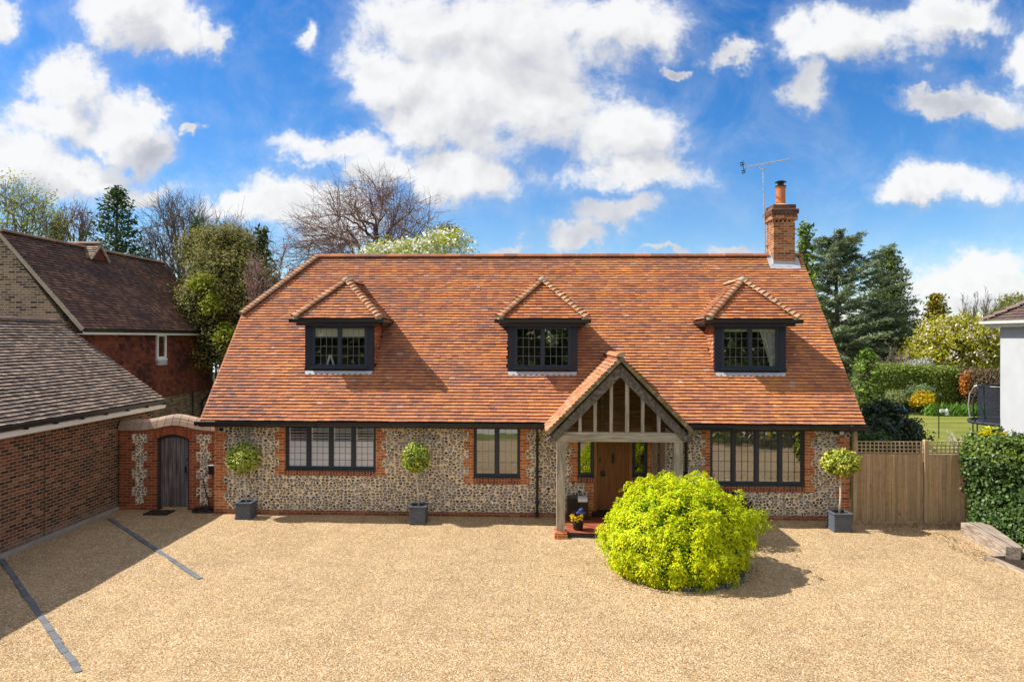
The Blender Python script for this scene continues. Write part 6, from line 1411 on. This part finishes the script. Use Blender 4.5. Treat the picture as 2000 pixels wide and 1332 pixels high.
bush('green_laurel', 'mid green glossy shrub just above the trellis next to the roof corner', [blob_at(1700, 865, 19.4, 34, 24)], 121, [(0.05,0.11,0.02),(0.08,0.15,0.026),(0.035,0.075,0.016)], 130, 16, 0.07, 0.10, 0.05, mat='gloss', stems=6)
bush('magnolia', 'large flowering magnolia with yellow green leaves and white blossom beyond the hedge', [blob_at(1850, 685, 47, 72, 55), blob_at(1910, 690, 46, 52, 55), blob_at(1810, 705, 47, 40, 35), blob_at(1870, 650, 47, 60, 35)], 122, [(0.50,0.47,0.035),(0.40,0.40,0.03),(0.58,0.52,0.05),(0.28,0.27,0.035)], 640, 22, 0.25, 0.22, 0.10, mat='acer', stems=26, inner=0.62, extra=(430, [(0.86,0.80,0.70),(0.78,0.66,0.62),(0.9,0.85,0.76)], 0.17, 0.11), core=[(0.18,0.17,0.05)], cat='tree')
bush('white_shrub', 'low silvery white shrub at the foot of the magnolia', [blob_at(1795, 712, 45.5, 24, 9)], 123, [(0.55,0.56,0.58),(0.42,0.44,0.45)], 80, 12, 0.12, 0.16, 0.07)
CFG_TWIG = dict(minr=(0, 0.016, 0.012, 0.009), nseg=[5, 4, 3, 2], kids=[7, 5, 4, 0], bare=[0.15, 0.1, 0.1, 1], wob=[0.16, 0.2, 0.25, 0.3], up=[0.02, 0.0, 0.0, 0], ang=[0.6, 0.7, 0.7, 0.7], len=[0.55, 0.5, 0.5, 0.5], thin=0.6, trunk=0.8, twig='brownish')
M['brownish'] = plain('brown twigs', (0.32, 0.25, 0.175), 0.95, 0.3); M['pinkish'] = plain('pink brown twigs', (0.36, 0.23, 0.19), 0.95, 0.3); M['greytwig'] = plain('grey twigs', (0.20, 0.165, 0.150), 0.95, 0.3); M['beechtwig'] = plain('beech twigs', (0.26, 0.16, 0.13), 0.95, 0.3)
x, y = at0(1738, 46); bare_tree('twiggy_shrub', 'pale brown leafless shrub between cedar and magnolia', (x, y, 1.0), 3.4, 130, CFG_TWIG, mat='bark', stems=9, lean=0.8, R=1.3, rad=0.05, cat='bush')
x, y = at0(1757, 47); bare_tree('twiggy_shrub', 'smaller leafless shrub tucked against the magnolia', (x, y, 1.2), 2.6, 131, CFG_TWIG, mat='bark', stems=8, lean=0.8, R=1.0, rad=0.045, cat='bush')
x, y = at0(738, 36); dome_tree('bare_beech', 'big spreading leafless beech behind the left part of the roof ridge', (x, y, 0), 6.4, 10.6, (x-0.45, y, 8.6), (5.3, 4.2, 5.0), 140, (26, 7, 7, 4), (0.21, 0.064, 0.026, 0.0105), low=-0.22)
x, y = at0(352, 44); dome_tree('bare_ash', 'tall pale leafless ash with upright limbs left of the house roof', (x, y, 0), 4.5, 11.0, (x-0.2, y, 9.8), (2.8, 2.6, 4.4), 141, (20, 6, 5, 5), (0.20, 0.075, 0.032, 0.015), mat='bark', twig='greytwig', low=-0.35, stems=2)
x, y = at0(143, 47); dome_tree('dark_bare_tree', 'dark leafless tree between the birch and the broad conifer', (x, y, 0), 7.5, 12.0, (x, y, 10.9), (1.6, 1.6, 3.2), 142, (14, 5, 5, 4), (0.20, 0.085, 0.036, 0.017), low=-0.4, stems=2)
x, y = at0(45, 44); dome_tree('birch', 'slender tree with fresh yellow green leaves at the far left', (x, y, 0), 5.0, 12.5, (x-0.2, y, 10.8), (2.7, 2.4, 4.3), 143, (18, 5, 5, 4), (0.13, 0.055, 0.026, 0.013), mat='bark', twig='greytwig', low=-0.6, stems=3, leaf=dict(n=1500, per=4, cr=0.17, L=0.16, W=0.09, pal=[(0.40,0.43,0.06),(0.33,0.38,0.05),(0.46,0.47,0.09)]))
x, y = at0(440, 40); dome_tree('thin_bare_tree', 'thin bare treetop above the evergreen thicket', (x, y, 0), 6.5, 10.5, (x, y, 9.3), (2.3, 2.0, 2.7), 144, (14, 5, 5, 4), (0.13, 0.055, 0.026, 0.013), mat='bark', twig='brownish', low=-0.3)
x, y = at0(495, 42); dome_tree('thin_bare_tree', 'smaller bare treetop near the pink twigged shrub', (x, y, 0), 6.5, 10.0, (x, y, 9.2), (1.6, 1.5, 2.2), 145, (10, 5, 4, 4), (0.11, 0.05, 0.024, 0.012), mat='bark', twig='greytwig', low=-0.3)
CFG_ASH = dict(nseg=[7, 7, 6, 4, 3], kids=[7, 6, 6, 4, 0], bare=[0.25, 0.25, 0.2, 0.1, 1], wob=[0.05, 0.09, 0.12, 0.16, 0.2], up=[0.06, 0.08, 0.06, 0.03, 0.0], ang=[0.5, 0.5, 0.55, 0.6, 0.7], len=[0.75, 0.55, 0.5, 0.5, 0.5], thin=0.6, trunk=0.8, twig='greytwig')
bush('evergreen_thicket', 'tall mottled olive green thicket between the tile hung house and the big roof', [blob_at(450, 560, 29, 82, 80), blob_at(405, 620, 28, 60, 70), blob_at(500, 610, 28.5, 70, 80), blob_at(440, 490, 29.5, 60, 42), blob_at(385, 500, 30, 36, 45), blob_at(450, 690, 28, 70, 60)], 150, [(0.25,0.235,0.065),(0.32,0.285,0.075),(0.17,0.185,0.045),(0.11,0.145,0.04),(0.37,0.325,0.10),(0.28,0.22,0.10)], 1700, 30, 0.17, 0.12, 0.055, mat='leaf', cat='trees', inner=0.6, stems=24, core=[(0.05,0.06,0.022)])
bush('yellow_green_holly', 'bright yellow green leafy patch low in the thicket by the dark eaves', [blob_at(395, 560, 27, 22, 20), blob_at(415, 600, 26.8, 20, 26), blob_at(440, 660, 26.5, 18, 26)], 151, [(0.28,0.32,0.03),(0.20,0.26,0.026),(0.36,0.37,0.04)], 130, 14, 0.11, 0.14, 0.07, mat='leaf', inner=0.5)
x, y = at0(535, 27.5); bare_tree('pink_twig_shrub', 'pinkish brown twiggy shrub leaning over the left hip of the roof', (x, y, 2.6), 5.6, 152, CFG_TWIG | dict(twig='pinkish', kids=[9, 7, 6, 0]), mat='bark', stems=12, lean=0.75, rad=0.05, cat='bush', R=1.6, leaf=dict(n=2200, per=2, cr=0.05, L=0.07, W=0.04, pal=[(0.44,0.25,0.21),(0.36,0.22,0.17)]))
bush('blossom_tree', 'white blossom and fresh leaves showing above the roof ridge in front of the beech', [blob_at(760, 508, 27, 62, 30), blob_at(815, 500, 27, 60, 28), blob_at(872, 482, 27, 52, 32)], 153, [(0.46,0.50,0.06),(0.36,0.41,0.05),(0.54,0.55,0.10)], 330, 14, 0.14, 0.12, 0.06, mat='acer', stems=20, inner=0.5, extra=(300, [(0.88,0.88,0.84),(0.82,0.83,0.76)], 0.12, 0.085), cat='tree')
bush('twiggy_bush_top', 'small brown green bush top at the right end of the blossom tree', [blob_at(870, 462, 28.5, 30, 20)], 154, [(0.16,0.14,0.07),(0.22,0.18,0.08),(0.12,0.10,0.05)], 110, 12, 0.11, 0.11, 0.05, stems=10, inner=0.3)
CFG_FAR = CFG_ASH | dict(kids=[6, 6, 4, 3, 0])
for k, (px, H, lab) in enumerate(((1895, 8.7, 'bare little tree just right of the magnolia top'), (1925, 9.0, 'taller bare tree left of the white house roof'), (1950, 8.4, 'bare tree closest to the white house gutter'))):
    x, y = at0(px, 60); bare_tree('distant_bare_tree', lab, (x, y, 0), H, 160+k, CFG_FAR, mat='bark', rad=0.10, stems=3, lean=0.25, R=1.3)
bush('olive_tree', 'olive green treetop rising behind the white house roof', [blob_at(1990, 600, 40, 38, 24), blob_at(1960, 612, 40, 25, 15)], 164, [(0.18,0.19,0.04),(0.13,0.15,0.03),(0.24,0.23,0.06)], 150, 12, 0.16, 0.17, 0.08, stems=8, cat='tree')
# small lean-to and palings seen in the gap left of the big roof
m = MB(); a = at(424, 660, 33); m.box(a[0]-0.6, a[0]+1.6, a[1], a[1]+2.0, 0, 2.9); m.hexa([(a[0]-0.6, a[1]-0.1, 2.9), (a[0]+1.6, a[1]-0.1, 2.9), (a[0]+1.6, a[1]+2, 2.9), (a[0]-0.6, a[1]+2, 2.9), (a[0]-0.6, a[1]-0.1, 2.95), (a[0]+1.6, a[1]-0.1, 2.95), (a[0]+1.6, a[1]+2, 3.75), (a[0]-0.6, a[1]+2, 3.75)])
lt = tag(obj('lean_to', m, plain('grey glazed roof', (0.50, 0.54, 0.58), 0.4, 0.1), origin=(a[0], a[1], 0)), 'pale lean-to with a grey sloping roof in the gap beside the downpipe', 'lean-to')
m = MB()
for k in range(14): xx = a[0]-0.6+k*0.16; m.prism_y([(xx, 0), (xx+0.09, 0), (xx+0.09, 3.85), (xx+0.045, 3.98), (xx, 3.85)], a[1]+2.3, a[1]+2.33)
m.box(a[0]-0.6, a[0]+1.6, a[1]+2.335, a[1]+2.37, 3.5, 3.6); tag(obj('palings', m, M['white'], origin=(a[0], a[1]+2.3, 0)), 'row of white pointed palings above the lean-to roof', 'fence')

# far woodland round the horizon and the planting behind the viewpoint (seen in the window glass)
def wood_band(name, label, A, B, h, seed, n, pal, L=1.2, W=0.8, per=10, cr=0.7, depth=6.0, kind='stuff', cat='woodland'):
    r = np.random.default_rng(seed); A = np.array(A, float); B = np.array(B, float); u = r.random(n); d = (B-A); nn = unit(np.array([d[1], -d[0]])[None])[0]
    xy = A+d*u[:, None]+nn*(r.random((n, 1))-0.5)*depth; hh = h*(0.72+0.28*np.sin(u*37+seed)*np.sin(u*91))
    C = np.concatenate([xy, (hh*r.random(n)**0.6)[:, None]], axis=1); P, c = clump_leaves(r, C, per, cr, L, W, pal, None, 0.0)
    o = quads(name, P, c, M['leaf']); return tag(o, label, cat, kind=kind)
DG = [(0.06,0.08,0.03),(0.09,0.10,0.04),(0.12,0.11,0.06),(0.05,0.06,0.03)]
wood_band('far_woodland', 'distant belt of woodland closing the view behind the gardens', (-140, 105), (150, 100), 6.6, 200, 2600, DG, 1.5, 1.0, 9, 1.0)
wood_band('near_woodland', 'shadowy undergrowth below the trees left of the roof', (-34, 26), (-4, 30), 3.6, 201, 900, DG, 0.4, 0.2, 12, 0.3, 3.0)
wood_band('roadside_hedge', 'leafy hedge across the lane opposite the house', (-45, -25), (60, -25), 3.0, 202, 2200, [(0.05,0.10,0.02),(0.08,0.14,0.03),(0.03,0.07,0.018),(0.13,0.17,0.03)], 0.6, 0.35, 12, 0.5, 4.0)
wood_band('roadside_trees', 'tall trees across the lane opposite the house', (-45, -40), (60, -40), 8.5, 203, 1700, [(0.05,0.09,0.02),(0.09,0.13,0.03),(0.03,0.06,0.016)], 0.9, 0.5, 12, 0.9, 6.0)
wood_band('drive_border', 'planted border along the drive behind the viewpoint', (7.5, -13.2), (26, -10.0), 2.4, 204, 700, [(0.10,0.17,0.025),(0.30,0.36,0.03),(0.05,0.10,0.02),(0.50,0.42,0.02)], 0.3, 0.16, 14, 0.22, 2.4)
